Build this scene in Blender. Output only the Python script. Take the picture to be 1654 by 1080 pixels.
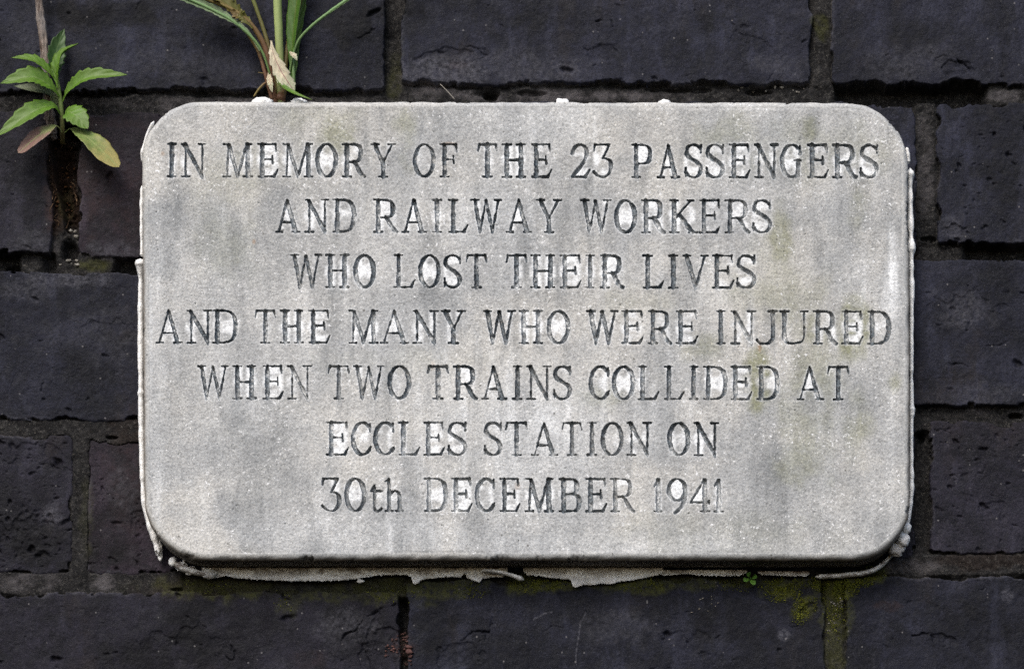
import bpy, math, random
import numpy as np
from mathutils import Vector, noise as mnoise

for o in list(bpy.data.objects):
    bpy.data.objects.remove(o)
random.seed(7)
SC = bpy.context.scene
COL = SC.collection

# ------------------------------------------------------------------ camera, sky, sun, exposure
S = 0.000325            # metres per photo pixel on the plaque's face
TH = 60.0               # how far the plaque's face stands off the wall (in those pixels)
D = 1.60                # camera distance from the wall
CX, CZ = 0.03, -0.50    # camera stands below the plaque and looks up with a shift lens
DF = D - TH * S
cam_d = bpy.data.cameras.new('camera')
cam = bpy.data.objects.new('camera', cam_d)
COL.objects.link(cam)
cam.location = (CX, -D, CZ)
cam.rotation_euler = (math.radians(90), 0, 0)
FW = 1654 * S
cam_d.sensor_width = 36.0
cam_d.lens = 36.0 * DF / FW
cam_d.shift_x = -CX / FW
cam_d.shift_y = -CZ / FW
cam_d.clip_start = 0.01
cam_d.clip_end = 200
SC.camera = cam

SUN_EL, SUN_AZ = math.radians(46), math.radians(203)
world = bpy.data.worlds.new('World')
SC.world = world
world.use_nodes = True
wn = world.node_tree
sky = wn.nodes.new('ShaderNodeTexSky')
sky.sky_type = 'NISHITA'
sky.sun_disc = False
sky.sun_elevation = SUN_EL
sky.sun_rotation = SUN_AZ
sky.air_density = 1.0
sky.dust_density = 3.0
sky.ozone_density = 0.6
bg = wn.nodes['Background']
bg.inputs['Strength'].default_value = 0.12
wn.links.new(sky.outputs[0], bg.inputs['Color'])

sun_d = bpy.data.lights.new('sun', 'SUN')
sun_d.energy = 1.5
sun_d.angle = math.radians(28)
sun_d.color = (1.0, 0.985, 0.96)
sun = bpy.data.objects.new('sun', sun_d)
COL.objects.link(sun)
sdir = Vector((math.sin(SUN_AZ) * math.cos(SUN_EL), math.cos(SUN_AZ) * math.cos(SUN_EL), math.sin(SUN_EL)))
sun.rotation_euler = sdir.to_track_quat('Z', 'Y').to_euler()
sun.location = (-0.5, -1.5, 2.0)

vs = SC.view_settings
vs.view_transform = 'Standard'
vs.look = 'None'
vs.gamma = 1.0
vs.use_curve_mapping = False
vs.exposure = 0.70
SC.cycles.use_adaptive_sampling = False
SC.cycles.use_denoising = False     # keep the stone's fine grain

# ------------------------------------------------------------------ helpers
def at(x, y, d=0.0):
    """photo pixel (x, y) seen at d pixels in front of the wall -> world point"""
    Y = -np.asarray(d, dtype=float) * S
    k = (Y + D) / DF
    X0 = (np.asarray(x, dtype=float) - 827.0) * S
    Z0 = (540.0 - np.asarray(y, dtype=float)) * S
    return CX + (X0 - CX) * k, Y + 0 * X0, CZ + (Z0 - CZ) * k

def atv(x, y, d=0.0):
    a, b, c = at(x, y, d)
    return Vector((float(a), float(b), float(c)))

def np_mesh(name, co, quads, mat, parent=None, smooth=True, attrs=None, tris=None):
    me = bpy.data.meshes.new(name)
    co = np.asarray(co, dtype=np.float32)
    quads = np.asarray(quads, dtype=np.int32).reshape(-1, 4)
    nq = len(quads)
    nt = 0 if tris is None else len(tris)
    me.vertices.add(len(co))
    me.vertices.foreach_set('co', co.ravel())
    me.loops.add(nq * 4 + nt * 3)
    idx = quads.ravel()
    starts = np.arange(nq, dtype=np.int32) * 4
    if nt:
        t = np.asarray(tris, dtype=np.int32)
        idx = np.concatenate([idx, t.ravel()])
        starts = np.concatenate([starts, nq * 4 + np.arange(nt, dtype=np.int32) * 3])
    me.loops.foreach_set('vertex_index', idx.astype(np.int32))
    me.polygons.add(nq + nt)
    me.polygons.foreach_set('loop_start', starts.astype(np.int32))
    me.update(calc_edges=True)
    if smooth:
        me.polygons.foreach_set('use_smooth', np.ones(nq + nt, dtype=bool))
    if attrs:
        for k, v in attrs.items():
            a = me.attributes.new(k, 'FLOAT_COLOR', 'POINT')
            v4 = np.ones((len(co), 4), dtype=np.float32)
            v4[:, :v.shape[1]] = v
            a.data.foreach_set('color', v4.ravel())
    me.materials.append(mat)
    o = bpy.data.objects.new(name, me)
    COL.objects.link(o)
    if parent is not None:
        o.parent = parent
        o.matrix_parent_inverse = parent.matrix_basis.inverted()
    return o

def thing(name, label, cat, loc=(0, 0, 0)):
    o = bpy.data.objects.new(name, None)
    o.empty_display_size = 0.02
    o.location = loc
    COL.objects.link(o)
    o['label'] = label
    o['category'] = cat
    bpy.context.view_layer.update()
    return o

def sub_grid(co2, quads, sel):
    q = quads[sel]
    used, inv = np.unique(q.ravel(), return_inverse=True)
    return used, inv.reshape(-1, 4)

_rng = np.random.default_rng(11)
def vnoise(xs, ys, scale, seed, scale_y=None):
    sy = scale_y or scale
    r = np.random.default_rng(seed)
    gx = (xs - xs.min()) / scale
    gy = (ys - ys.min()) / sy
    nx, ny = int(gx.max()) + 3, int(gy.max()) + 3
    G = r.random((ny, nx)).astype(np.float32) * 2 - 1
    ix = np.floor(gx).astype(int); fx = (gx - ix); fx = (fx * fx * (3 - 2 * fx)).astype(np.float32)
    iy = np.floor(gy).astype(int); fy = (gy - iy); fy = (fy * fy * (3 - 2 * fy)).astype(np.float32)
    A = G[iy] * (1 - fy)[:, None] + G[iy + 1] * fy[:, None]
    return A[:, ix] * (1 - fx)[None, :] + A[:, ix + 1] * fx[None, :]

def fbm(xs, ys, scale, seed, octv=4, gain=0.5, sy=None):
    out = 0; a = 1.0; tot = 0
    for k in range(octv):
        out = out + a * vnoise(xs, ys, scale / 2 ** k, seed + 31 * k, None if sy is None else sy / 2 ** k)
        tot += a; a *= gain
    return out / tot * 1.6

def sstep(a, b, x):
    t = np.clip((x - a) / (b - a), 0, 1)
    return t * t * (3 - 2 * t)

def box_blur(a, r):
    for ax in (0, 1):
        c = np.cumsum(a, axis=ax, dtype=np.float64)
        n = a.shape[ax]
        hi = np.minimum(np.arange(n) + r, n - 1); lo = np.arange(n) - r - 1
        H = np.take(c, hi, axis=ax)
        L = np.take(c, np.maximum(lo, 0), axis=ax)
        m = (lo >= 0).astype(float)
        L = L * (m[:, None] if ax == 0 else m[None, :])
        a = (H - L) / (2 * r + 1)
    return a.astype(np.float32)

# ------------------------------------------------------------------ materials
class NT:
    def __init__(self, name):
        self.m = bpy.data.materials.new(name)
        self.m.use_nodes = True
        self.t = self.m.node_tree
        self.b = self.t.nodes['Principled BSDF']
        self.tc = self.t.nodes.new('ShaderNodeTexCoord').outputs['Object']
    def n(self, typ, **kw):
        nd = self.t.nodes.new(typ)
        for k, v in kw.items():
            setattr(nd, k, v)
        return nd
    def link(self, a, b):
        self.t.links.new(a, b)
    def put(self, sock, v):
        if hasattr(v, 'links') or isinstance(v, bpy.types.NodeSocket):
            self.link(v, sock)
        else:
            sock.default_value = v
    def noise(self, scale, detail=4, rough=0.55, vec=None, dist=0.0):
        nd = self.n('ShaderNodeTexNoise')
        nd.inputs['Scale'].default_value = scale
        nd.inputs['Detail'].default_value = detail
        nd.inputs['Roughness'].default_value = rough
        nd.inputs['Distortion'].default_value = dist
        self.link(vec or self.tc, nd.inputs['Vector'])
        return nd.outputs['Fac']
    def stretch(self, sx, sy, sz):
        nd = self.n('ShaderNodeMapping')
        nd.inputs['Scale'].default_value = (sx, sy, sz)
        self.link(self.tc, nd.inputs['Vector'])
        return nd.outputs[0]
    def voro(self, scale, feature='F1', out='Distance', vec=None, rand=1.0):
        nd = self.n('ShaderNodeTexVoronoi', feature=feature)
        nd.inputs['Scale'].default_value = scale
        nd.inputs['Randomness'].default_value = rand
        self.link(vec or self.tc, nd.inputs['Vector'])
        return nd.outputs[out]
    def ramp(self, x, a, b, lo=0.0, hi=1.0):
        nd = self.n('ShaderNodeMapRange', interpolation_type='SMOOTHSTEP')
        self.put(nd.inputs[0], x)
        nd.inputs[1].default_value = a; nd.inputs[2].default_value = b
        nd.inputs[3].default_value = lo; nd.inputs[4].default_value = hi
        return nd.outputs[0]
    def math(self, op, a, b=0.0):
        nd = self.n('ShaderNodeMath', operation=op)
        self.put(nd.inputs[0], a); self.put(nd.inputs[1], b)
        return nd.outputs[0]
    def mix(self, f, a, b, mode='MIX'):
        nd = self.n('ShaderNodeMix', data_type='RGBA', blend_type=mode)
        self.put(nd.inputs[0], f)
        for i, v in ((6, a), (7, b)):
            if isinstance(v, (tuple, list)):
                v = tuple(v) + (1.0,) if len(v) == 3 else v
            self.put(nd.inputs[i], v)
        return nd.outputs[2]
    def attr(self, name):
        nd = self.n('ShaderNodeAttribute', attribute_name=name)
        sp = self.n('ShaderNodeSeparateColor')
        self.link(nd.outputs['Color'], sp.inputs[0])
        return nd.outputs['Color'], sp.outputs[0], sp.outputs[1], sp.outputs[2]
    def bump(self, h, dist, strength=1.0, prev=None):
        nd = self.n('ShaderNodeBump')
        nd.inputs['Strength'].default_value = strength
        nd.inputs['Distance'].default_value = dist
        self.put(nd.inputs['Height'], h)
        if prev is not None:
            self.link(prev, nd.inputs['Normal'])
        return nd.outputs[0]
    def done(self, col, rough, normal=None, spec=0.4):
        self.put(self.b.inputs['Base Color'], col if not isinstance(col, tuple) else col + (1.0,))
        self.put(self.b.inputs['Roughness'], rough)
        self.b.inputs['Specular IOR Level'].default_value = spec
        if normal is not None:
            self.link(normal, self.b.inputs['Normal'])
        return self.m

def mat_brick():
    t = NT('dark_brick')
    tint, tr, tg, tb = t.attr('tint')
    _, moss, pale, rust = t.attr('stain')
    n1 = t.noise(38, 6, 0.62)
    n2 = t.noise(150, 5, 0.65)
    n3 = t.noise(900, 3, 0.7)
    st = t.noise(60, 5, 0.65, t.stretch(1.0, 1.0, 0.35))
    n4 = t.noise(1700, 2, 0.7)
    big = t.noise(15, 6, 0.68)
    wrm = t.noise(23, 5, 0.65, t.stretch(1.0, 1.0, 0.6))
    c = t.mix(t.ramp(n1, 0.38, 0.62), (0.0040, 0.0044, 0.0078), (0.0145, 0.0148, 0.0225))
    c = t.mix(t.ramp(wrm, 0.54, 0.66, 0, 0.75), c, (0.0200, 0.0160, 0.0155))
    c = t.mix(t.ramp(n2, 0.46, 0.68, 0, 0.7), c, (0.0290, 0.0288, 0.0380))
    c = t.mix(t.ramp(st, 0.50, 0.66, 0, 0.65), c, (0.0400, 0.0405, 0.0560))
    c = t.mix(t.ramp(big, 0.52, 0.38, 0, 0.85), c, (0.0030, 0.0032, 0.0052))
    c = t.mix(t.ramp(big, 0.56, 0.70, 0, 0.45), c, (0.0480, 0.0470, 0.0600))
    c = t.mix(t.ramp(n3, 0.40, 0.70, 0.0, 0.7), c, (0.0065, 0.0065, 0.0085))
    c = t.mix(t.ramp(n4, 0.54, 0.72, 0.0, 0.55), c, (0.062, 0.061, 0.072))
    c = t.mix(t.ramp(t.noise(420, 5, 0.75), 0.60, 0.74, 0.0, 0.55), c, (0.070, 0.070, 0.086))
    c = t.mix(1.0, c, tint, 'MULTIPLY')
    c = t.mix(1.0, c, (0.84, 0.85, 0.915), 'MULTIPLY')
    # efflorescence, rust tones, small white flecks, green film
    pm = t.math('MULTIPLY', pale, t.ramp(t.noise(420, 5, 0.75), 0.33, 0.68))
    c = t.mix(t.math('MULTIPLY', pm, 0.8), c, (0.105, 0.104, 0.122))
    c = t.mix(t.math('MULTIPLY', rust, t.ramp(n2, 0.35, 0.7, 0.15, 0.85)), c, (0.036, 0.021, 0.018))
    vd = t.voro(420)
    vc = t.voro(420, out='Color')
    sp = t.n('ShaderNodeSeparateColor'); t.link(vc, sp.inputs[0])
    fl = t.math('MULTIPLY', t.ramp(vd, 0.26, 0.14), t.ramp(sp.outputs[0], 0.965, 0.98))
    c = t.mix(t.math('MULTIPLY', fl, 0.5), c, (0.22, 0.21, 0.21))
    mm = t.math('MULTIPLY', moss, t.ramp(t.noise(260, 5, 0.7), 0.30, 0.62))
    c = t.mix(mm, c, (0.068, 0.072, 0.014))
    rg = t.ramp(n2, 0.3, 0.7, 0.52, 0.78)
    h = t.math('ADD', t.math('MULTIPLY', t.noise(600, 6, 0.7), 0.6), t.math('MULTIPLY', t.noise(170, 4, 0.6), 0.9))
    pv = t.voro(230)
    h2 = t.ramp(pv, 0.05, 0.22)
    nb = t.bump(h, 0.0009, 0.75)
    nb = t.bump(n4, 0.00035, 0.8, nb)
    return t.done(c, rg, nb, 0.16)

def mat_mortar():
    t = NT('old_mortar')
    _, moss, pale, rust = t.attr('stain')
    n1 = t.noise(90, 5, 0.65)
    n2 = t.noise(520, 5, 0.75)
    c = t.mix(t.ramp(n1, 0.35, 0.68), (0.0080, 0.0077, 0.0082), (0.0270, 0.0255, 0.0255))
    c = t.mix(t.ramp(n2, 0.5, 0.75), c, (0.085, 0.081, 0.075))
    c = t.mix(t.ramp(n2, 0.48, 0.30, 0, 0.8), c, (0.006, 0.0055, 0.005))
    c = t.mix(t.ramp(t.noise(1100, 3, 0.75), 0.60, 0.70, 0, 0.7), c, (0.15, 0.14, 0.12))
    c = t.mix(t.math('MULTIPLY', rust, t.ramp(n2, 0.3, 0.6, 0.6, 0.95)), c, (0.026, 0.0125, 0.0065))
    c = t.mix(t.math('MULTIPLY', pale, t.ramp(n1, 0.3, 0.6)), c, (0.12, 0.11, 0.115))
    c = t.mix(t.math('MULTIPLY', moss, t.ramp(t.noise(300, 5, 0.7), 0.3, 0.6, 0.2, 1.0)), c, (0.056, 0.058, 0.014))
    nb = t.bump(n2, 0.0016, 1.0)
    nb = t.bump(t.noise(1500, 3, 0.7), 0.0005, 0.9, nb)
    return t.done(c, 0.92, nb, 0.2)

def mat_stone(name='weathered_stone', letters=False):
    t = NT(name)
    _, white, green, grey = t.attr('stain')
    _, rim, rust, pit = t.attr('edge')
    cloud = t.noise(22, 6, 0.6)
    streak = t.noise(48, 6, 0.62, t.stretch(1.0, 1.0, 0.16))
    g1 = t.noise(1050, 3, 0.72)
    g2 = t.noise(330, 3, 0.65)
    c = t.mix(t.ramp(cloud, 0.34, 0.66), (0.335, 0.343, 0.348), (0.465, 0.464, 0.453))
    c = t.mix(t.ramp(streak, 0.47, 0.70, 0, 0.48), c, (0.235, 0.241, 0.243))
    c = t.mix(t.ramp(streak, 0.46, 0.30, 0, 0.38), c, (0.60, 0.605, 0.60))
    c = t.mix(t.ramp(t.noise(11, 4, 0.6), 0.46, 0.62, 0, 0.5), c, (0.505, 0.488, 0.450))
    c = t.mix(t.math('MULTIPLY', grey, 0.78), c, (0.175, 0.184, 0.190))
    gm = t.math('MULTIPLY', green, t.ramp(g2, 0.25, 0.7, 0.45, 1.0))
    c = t.mix(t.math('MULTIPLY', gm, 0.85), c, (0.185, 0.190, 0.088))
    c = t.mix(t.math('MULTIPLY', rust, 0.8), c, (0.27, 0.15, 0.065))
    wm = t.math('MULTIPLY', white, t.ramp(t.noise(160, 5, 0.65), 0.25, 0.62, 0.6, 1.0))
    c = t.mix(t.math('MULTIPLY', wm, 0.95), c, (0.85, 0.87, 0.885))
    # mineral grain: dark grains, pale quartz
    c = t.mix(t.ramp(g1, 0.50, 0.33, 0, 0.72), c, t.mix(1.0, c, (0.50, 0.50, 0.50), 'MULTIPLY'))
    c = t.mix(t.ramp(g1, 0.52, 0.68, 0, 0.65), c, t.mix(1.0, c, (1.55, 1.54, 1.50), 'MULTIPLY'))
    c = t.mix(t.ramp(g2, 0.56, 0.74, 0, 0.30), c, (0.60, 0.60, 0.58))
    fl = t.noise(520, 4, 0.8)
    dens = t.ramp(t.noise(45, 4, 0.6), 0.36, 0.66, 0.655, 0.575)
    spk = t.ramp(t.math('SUBTRACT', fl, dens), 0.0, 0.05)
    c = t.mix(t.math('MULTIPLY', spk, 0.85), c, (0.84, 0.85, 0.86))
    vd = t.voro(360); vc = t.voro(360, out='Color')
    sp = t.n('ShaderNodeSeparateColor'); t.link(vc, sp.inputs[0])
    spd = t.math('MULTIPLY', t.ramp(vd, 0.26, 0.12), t.math('LESS_THAN', sp.outputs[0], 0.012))
    c = t.mix(t.math('MULTIPLY', spd, 0.7), c, (0.07, 0.065, 0.055))
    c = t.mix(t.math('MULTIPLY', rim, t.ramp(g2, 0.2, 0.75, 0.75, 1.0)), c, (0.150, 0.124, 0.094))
    if letters:
        # worn blue-black paint left in the cut letters
        wear = t.noise(420, 5, 0.75)
        wear2 = t.noise(70, 4, 0.6)
        pm = t.math('ADD', wear, t.math('MULTIPLY', t.math('SUBTRACT', wear2, 0.5), 0.55))
        _, dp, _, _ = t.attr('cut')
        paint = t.mix(t.ramp(t.noise(700, 3, 0.7), 0.35, 0.65), (0.014, 0.019, 0.024), (0.165, 0.200, 0.232))
        pf = t.math('MULTIPLY', t.ramp(pm, 0.67, 0.47, 0.08, 0.95), dp)
        c = t.mix(pf, c, paint)
    nb = t.bump(g1, 0.0005, 0.4)
    nb = t.bump(g2, 0.0006, 0.35, nb)
    return t.done(c, 0.88, nb, 0.25)

def mat_sealant():
    t = NT('white_sealant')
    _, dirt, _, _ = t.attr('stain')
    n = t.noise(260, 5, 0.7)
    c = t.mix(t.ramp(n, 0.35, 0.65), (0.84, 0.835, 0.81), (0.90, 0.90, 0.89))
    c = t.mix(t.math('MULTIPLY', dirt, t.ramp(t.noise(230, 5, 0.75, t.stretch(0.4, 1, 1)), 0.45, 0.56)), c, (0.10, 0.066, 0.045))
    c = t.mix(t.math('MULTIPLY', dirt, 0.12), c, (0.36, 0.29, 0.23))
    nb = t.bump(t.noise(420, 5, 0.7), 0.0012, 0.8)
    return t.done(c, 0.6, nb, 0.4)

def mat_leaf(name, base, tip, rib=(0.30, 0.36, 0.12), pale=None, tipstart=0.55):
    t = NT(name)
    _, s, cr, rnd = t.attr('leaf')
    n = t.noise(240, 4, 0.6)
    c = t.mix(t.ramp(n, 0.3, 0.7), base, tuple(min(1, v * 1.45) for v in base))
    edge = t.math('ADD', s, t.math('MULTIPLY', t.math('SUBTRACT', t.noise(160, 4, 0.6), 0.5), 0.7))
    edge = t.math('ADD', edge, t.math('MULTIPLY', cr, 0.18))
    c = t.mix(t.ramp(edge, tipstart, tipstart + 0.3), c, tip)
    if pale is not None:
        c = t.mix(t.ramp(cr, 0.4, 1.0, 0, 0.6), c, pale)
    c = t.mix(t.ramp(cr, 0.10, 0.02, 0, 0.75), c, rib)
    # side veins
    w = t.math('SINE', t.math('ADD', t.math('MULTIPLY', s, 46.0), t.math('MULTIPLY', cr, -7.0)))
    c = t.mix(t.math('MULTIPLY', t.ramp(w, 0.86, 1.0), 0.22), c, rib)
    nb = t.bump(t.math('ADD', t.math('MULTIPLY', w, 0.25), n), 0.0004, 0.6)
    t.b.inputs['Subsurface Weight'].default_value = 0.0
    t.done(c, 0.48, nb, 0.4)
    tr = t.n('ShaderNodeBsdfTranslucent')
    t.link(c, tr.inputs['Color'])
    mx = t.n('ShaderNodeMixShader')
    mx.inputs[0].default_value = 0.28
    t.link(t.b.outputs[0], mx.inputs[1]); t.link(tr.outputs[0], mx.inputs[2])
    t.link(mx.outputs[0], t.t.nodes['Material Output'].inputs['Surface'])
    return t.m

def mat_stem(name, a, b, s0=0.2, s1=0.8):
    t = NT(name)
    _, s, cr, rnd = t.attr('leaf')
    n = t.noise(300, 4, 0.65, t.stretch(1, 1, 0.25))
    e = t.math('ADD', s, t.math('MULTIPLY', t.math('SUBTRACT', n, 0.5), 0.5))
    c = t.mix(t.ramp(e, s0, s1), a, b)
    c = t.mix(t.ramp(n, 0.55, 0.75, 0, 0.4), c, tuple(v * 1.7 for v in a))
    nb = t.bump(n, 0.0004, 0.6)
    return t.done(c, 0.55, nb, 0.35)

def mat_twig():
    t = NT('dead_wood')
    n = t.noise(420, 5, 0.7, t.stretch(1.0, 1.0, 0.07))
    n2 = t.noise(60, 3, 0.6)
    c = t.mix(t.ramp(n, 0.35, 0.65), (0.085, 0.058, 0.045), (0.30, 0.25, 0.215))
    c = t.mix(t.ramp(n2, 0.45, 0.7, 0, 0.6), c, (0.25, 0.24, 0.24))
    nb = t.bump(n, 0.0012, 1.0)
    return t.done(c, 0.8, nb, 0.2)

def mat_plain(name, a, b, scale=300, rough=0.85):
    t = NT(name)
    n = t.noise(scale, 4, 0.65)
    return t.done(t.mix(t.ramp(n, 0.33, 0.67), a, b), rough, t.bump(n, 0.0005, 0.6), 0.2)

# ------------------------------------------------------------------ the brick wall
def axis(lo, hi, dense_lo, dense_hi, step, coarse):
    a = np.arange(lo, dense_lo, coarse); b = np.arange(dense_lo, dense_hi, step); c = np.arange(dense_hi, hi + coarse, coarse)
    return np.concatenate([a, b, c])

def build_wall():
    xs = axis(-800, 2460, -30, 1690, 1.3, 7.0)
    ys = axis(-560, 1640, -30, 1110, 1.3, 7.0)
    X = np.broadcast_to(xs[None, :], (len(ys), len(xs))).astype(np.float32)
    Yp = np.broadcast_to(ys[:, None], (len(ys), len(xs))).astype(np.float32)
    sh = X.shape
    # bricks: x0, x1, y0, y1, face height, tint, rust
    B = []
    def br(x0, x1, y0, y1, h=0.0, tint=(1, 1, 1), tl=(0, 0)):
        B.append((x0, x1, y0, y1, h, tint, tl))
    pur, red, blu = (1.06, 0.97, 1.0), (1.30, 0.96, 0.92), (0.95, 0.98, 1.08)
    # row above frame
    for x0 in (-810, -110, 590, 1290, 1990):
        br(x0 - 270, x0 + 395, -375, -135, random.uniform(-2, 1), pur)
    # row 0
    br(-770, -95, -108, 156, 0, pur)
    br(-66, 624, -106, 149, 0, blu, (0.0, -0.010))
    br(647, 1315, -108, 138, 1, blu, (0, 0.002))
    br(1341, 2010, -110, 137, 0, blu)
    br(2040, 2700, -110, 137, -1, pur)
    # row 1
    br(-590, 86, 180, 414, -1, pur, (0, -0.012))
    br(125, 790, 181, 416, -2, red)
    br(820, 1482, 162, 400, -1, blu)
    br(1511, 2170, 161, 393, 0, blu, (0, -0.002))
    br(2200, 2860, 161, 393, 0, pur)
    # row 2
    br(-1000, -350, 438, 679, 0, pur)
    br(-322, 330, 438, 680, 0, blu, (0, 0.004))
    br(358, 1012, 441, 670, 0, pur)
    br(1040, 1700, 417, 657, 0, blu)
    br(1730, 2390, 417, 657, 1, blu)
    # row 3
    br(-560, 118, 701, 925, -2, pur)
    br(141, 800, 707, 926, -2, red)
    br(830, 1482, 688, 902, 0, pur)
    br(1501, 2160, 679, 896, 0, pur)
    br(2190, 2850, 681, 894, 0, pur)
    # row 4
    br(-700, -52, 960, 1185, 0, pur)
    br(-24, 648, 953, 1185, 0, pur, (0, -0.006))
    br(657, 1335, 934, 1185, 1, blu, (0, -0.003))
    br(1363, 2030, 929, 1185, 0, blu)
    br(2060, 2700, 929, 1185, 0, blu)
    # row below frame
    for x0 in (-700, 0, 700, 1400, 2100):
        br(x0 - 340, x0 + 325, 1216, 1440, random.uniform(-2, 1), pur)
    for x0 in (-700, 0, 700, 1400, 2100):
        br(x0, x0 + 665, 1470, 1700, random.uniform(-2, 1), pur)
    for x0 in (-700, 0, 700, 1400, 2100):
        br(x0, x0 + 665, -640, -405, random.uniform(-2, 1), pur)

    wx = fbm(xs, ys, 60, 5, 4) * 3.0 + fbm(xs, ys, 9, 6, 2) * 1.0
    wy = fbm(xs, ys, 60, 15, 4) * 3.4 + fbm(xs, ys, 9, 16, 2) * 1.1
    chip = np.clip(fbm(xs, ys, 26, 25, 4) - 0.14, 0, None) * 30.0
    chip2 = np.clip(fbm(xs, ys, 60, 26, 4) - 0.22, 0, None) * 30.0
    sd = np.full(sh, 1e3, np.float32)
    face = np.zeros(sh, np.float32)
    tint = np.ones(sh + (3,), np.float32)
    for (x0, x1, y0, y1, h, tn, tl) in B:
        jx = np.searchsorted(xs, [x0 - 20, x1 + 20]); jy = np.searchsorted(ys, [y0 - 20, y1 + 20])
        if jx[0] >= jx[1] or jy[0] >= jy[1]:
            continue
        sl = (slice(jy[0], jy[1]), slice(jx[0], jx[1]))
        x = X[sl] + wx[sl]; y = Yp[sl] + wy[sl] - (X[sl] - (x0 + x1) / 2) * tl[1]
        r = 7.0
        qx = np.abs(x - (x0 + x1) / 2) - (x1 - x0) / 2 + r
        qy = np.abs(y - (y0 + y1) / 2) - (y1 - y0) / 2 + r
        d = np.hypot(np.maximum(qx, 0), np.maximum(qy, 0)) + np.minimum(np.maximum(qx, qy), 0) - r
        d = d + np.where(d > -16, chip[sl] * sstep(-16, -2, d), 0) * 0.55 + chip2[sl] * sstep(-22, -2, d) * 0.5
        m = d < sd[sl]
        sd[sl] = np.where(m, d, sd[sl])
        face[sl] = np.where(m, h + (x - (x0 + x1) / 2) * random.uniform(-.003, .003) + (y - (y0 + y1) / 2) * random.uniform(-.008, .008), face[sl])
        k = random.uniform(0.88, 1.12)
        tint[sl][m] = np.array(tn) * k
    # clean special edges (brick 86 right edge leans in, leaving the open joint)
    def blob(cx, cy, rx, ry, p=1.0, wob=0.35, seed=0):
        n = fbm(xs, ys, 22, 500 + seed, 3)
        q = np.sqrt(((X - cx) / rx) ** 2 + ((Yp - cy) / ry) ** 2) + n * wob
        return sstep(1.0, 1.0 - p * 0.6, q)
    for (cx, cy, rx, ry, a) in ((170, 22, 120, 26, .72), (560, 40, 70, 46, .6), (640, 14, 60, 24, .6), (900, 30, 200, 30, .3), (1620, 260, 60, 90, .35), (40, 880, 80, 50, .5), (200, 900, 60, 26, .5), (60, 300, 60, 70, .35),
                                (700, 1010, 40, 60, .55), (1180, 1000, 110, 50, .5), (1560, 1010, 90, 60, .45), (260, 1060, 120, 40, .4), (1460, 60, 60, 60, .3), (540, 990, 40, 26, .35), (1520, 520, 30, 40, .3), (100, 500, 60, 30, .3), (300, 1000, 50, 40, .4), (1120, 40, 60, 40, .35)):
        tint *= (1 - a * blob(cx, cy, rx, ry, 1.0, 0.45, seed=int(cx * 1.3 + cy)))[..., None]
    # brick faces
    undul = fbm(xs, ys, 160, 41, 3) * 2.2 + fbm(xs, ys, 36, 42, 4) * 0.75 + fbm(xs, ys, 9, 43, 3) * 0.42 + vnoise(xs, ys, 3.2, 44) * 0.22 * sstep(0.0, 0.5, fbm(xs, ys, 90, 45, 3) + 0.3)
    arris = np.clip((sd + 5.0) / 5.0, 0, 1)
    hb = face + undul - 3.2 * arris ** 2
    rngp = np.random.default_rng(3)
    # pits
    for i in range(760):
        px, py = rngp.uniform(-60, 1720), rngp.uniform(-60, 1140)
        if i < 90: px, py = rngp.uniform(-10, 112), rngp.uniform(705, 918)
        elif i < 150: px, py = rngp.uniform(1505, 1690), rngp.uniform(170, 390)
        elif i < 200: px, py = rngp.uniform(1505, 1690), rngp.uniform(690, 890)
        elif i < 230: px, py = rngp.uniform(145, 235), rngp.uniform(720, 918)
        if 260 < px < 1440 and 190 < py < 890:
            continue
        r = rngp.choice([2.0, 2.6, 3.4, 5.0, 8.0], p=[.36, .3, .2, .1, .04])
        dp = r * rngp.uniform(0.4, 0.9)
        ex = rngp.uniform(0.7, 2.2); an = rngp.uniform(-0.6, 0.6)
        R = r * 3.5 + 4
        jx = np.searchsorted(xs, [px - R, px + R]); jy = np.searchsorted(ys, [py - R, py + R])
        sl = (slice(jy[0], jy[1]), slice(jx[0], jx[1]))
        u = X[sl] - px + wx[sl] * 1.3; v = Yp[sl] - py + wy[sl] * 1.3
        uu = u * math.cos(an) + v * math.sin(an); vv = -u * math.sin(an) + v * math.cos(an)
        q = np.hypot(uu / ex, vv * ex ** 0.4)
        hb[sl] -= dp * sstep(r, r * 0.35, q)
    # creases and cracks as random walks
    w2x = fbm(xs, ys, 14, 301, 3) * 4.2; w2y = fbm(xs, ys, 14, 302, 3) * 4.2; wmod = np.clip(0.75 + fbm(xs, ys, 18, 303, 2) * 1.2, 0.05, 1.3)
    def walk(pts, w, depth):
        w = w * 0.72; depth = depth * 1.15
        pts = np.array(pts, float)
        jx = np.searchsorted(xs, [pts[:, 0].min() - w - 8, pts[:, 0].max() + w + 8]); jy = np.searchsorted(ys, [pts[:, 1].min() - w - 8, pts[:, 1].max() + w + 8])
        sl = (slice(jy[0], jy[1]), slice(jx[0], jx[1]))
        x = X[sl] + w2x[sl]; y = Yp[sl] + w2y[sl]
        best = np.full(x.shape, 1e3)
        for (a, b) in zip(pts[:-1], pts[1:]):
            ab = b - a; L = max(1e-6, (ab ** 2).sum())
            t = np.clip(((x - a[0]) * ab[0] + (y - a[1]) * ab[1]) / L, 0, 1)
            best = np.minimum(best, np.hypot(x - a[0] - t * ab[0], y - a[1] - t * ab[1]))
        hb[sl] -= depth * wmod[sl] * sstep(w * wmod[sl] + 0.3, w * 0.15, best)
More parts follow.
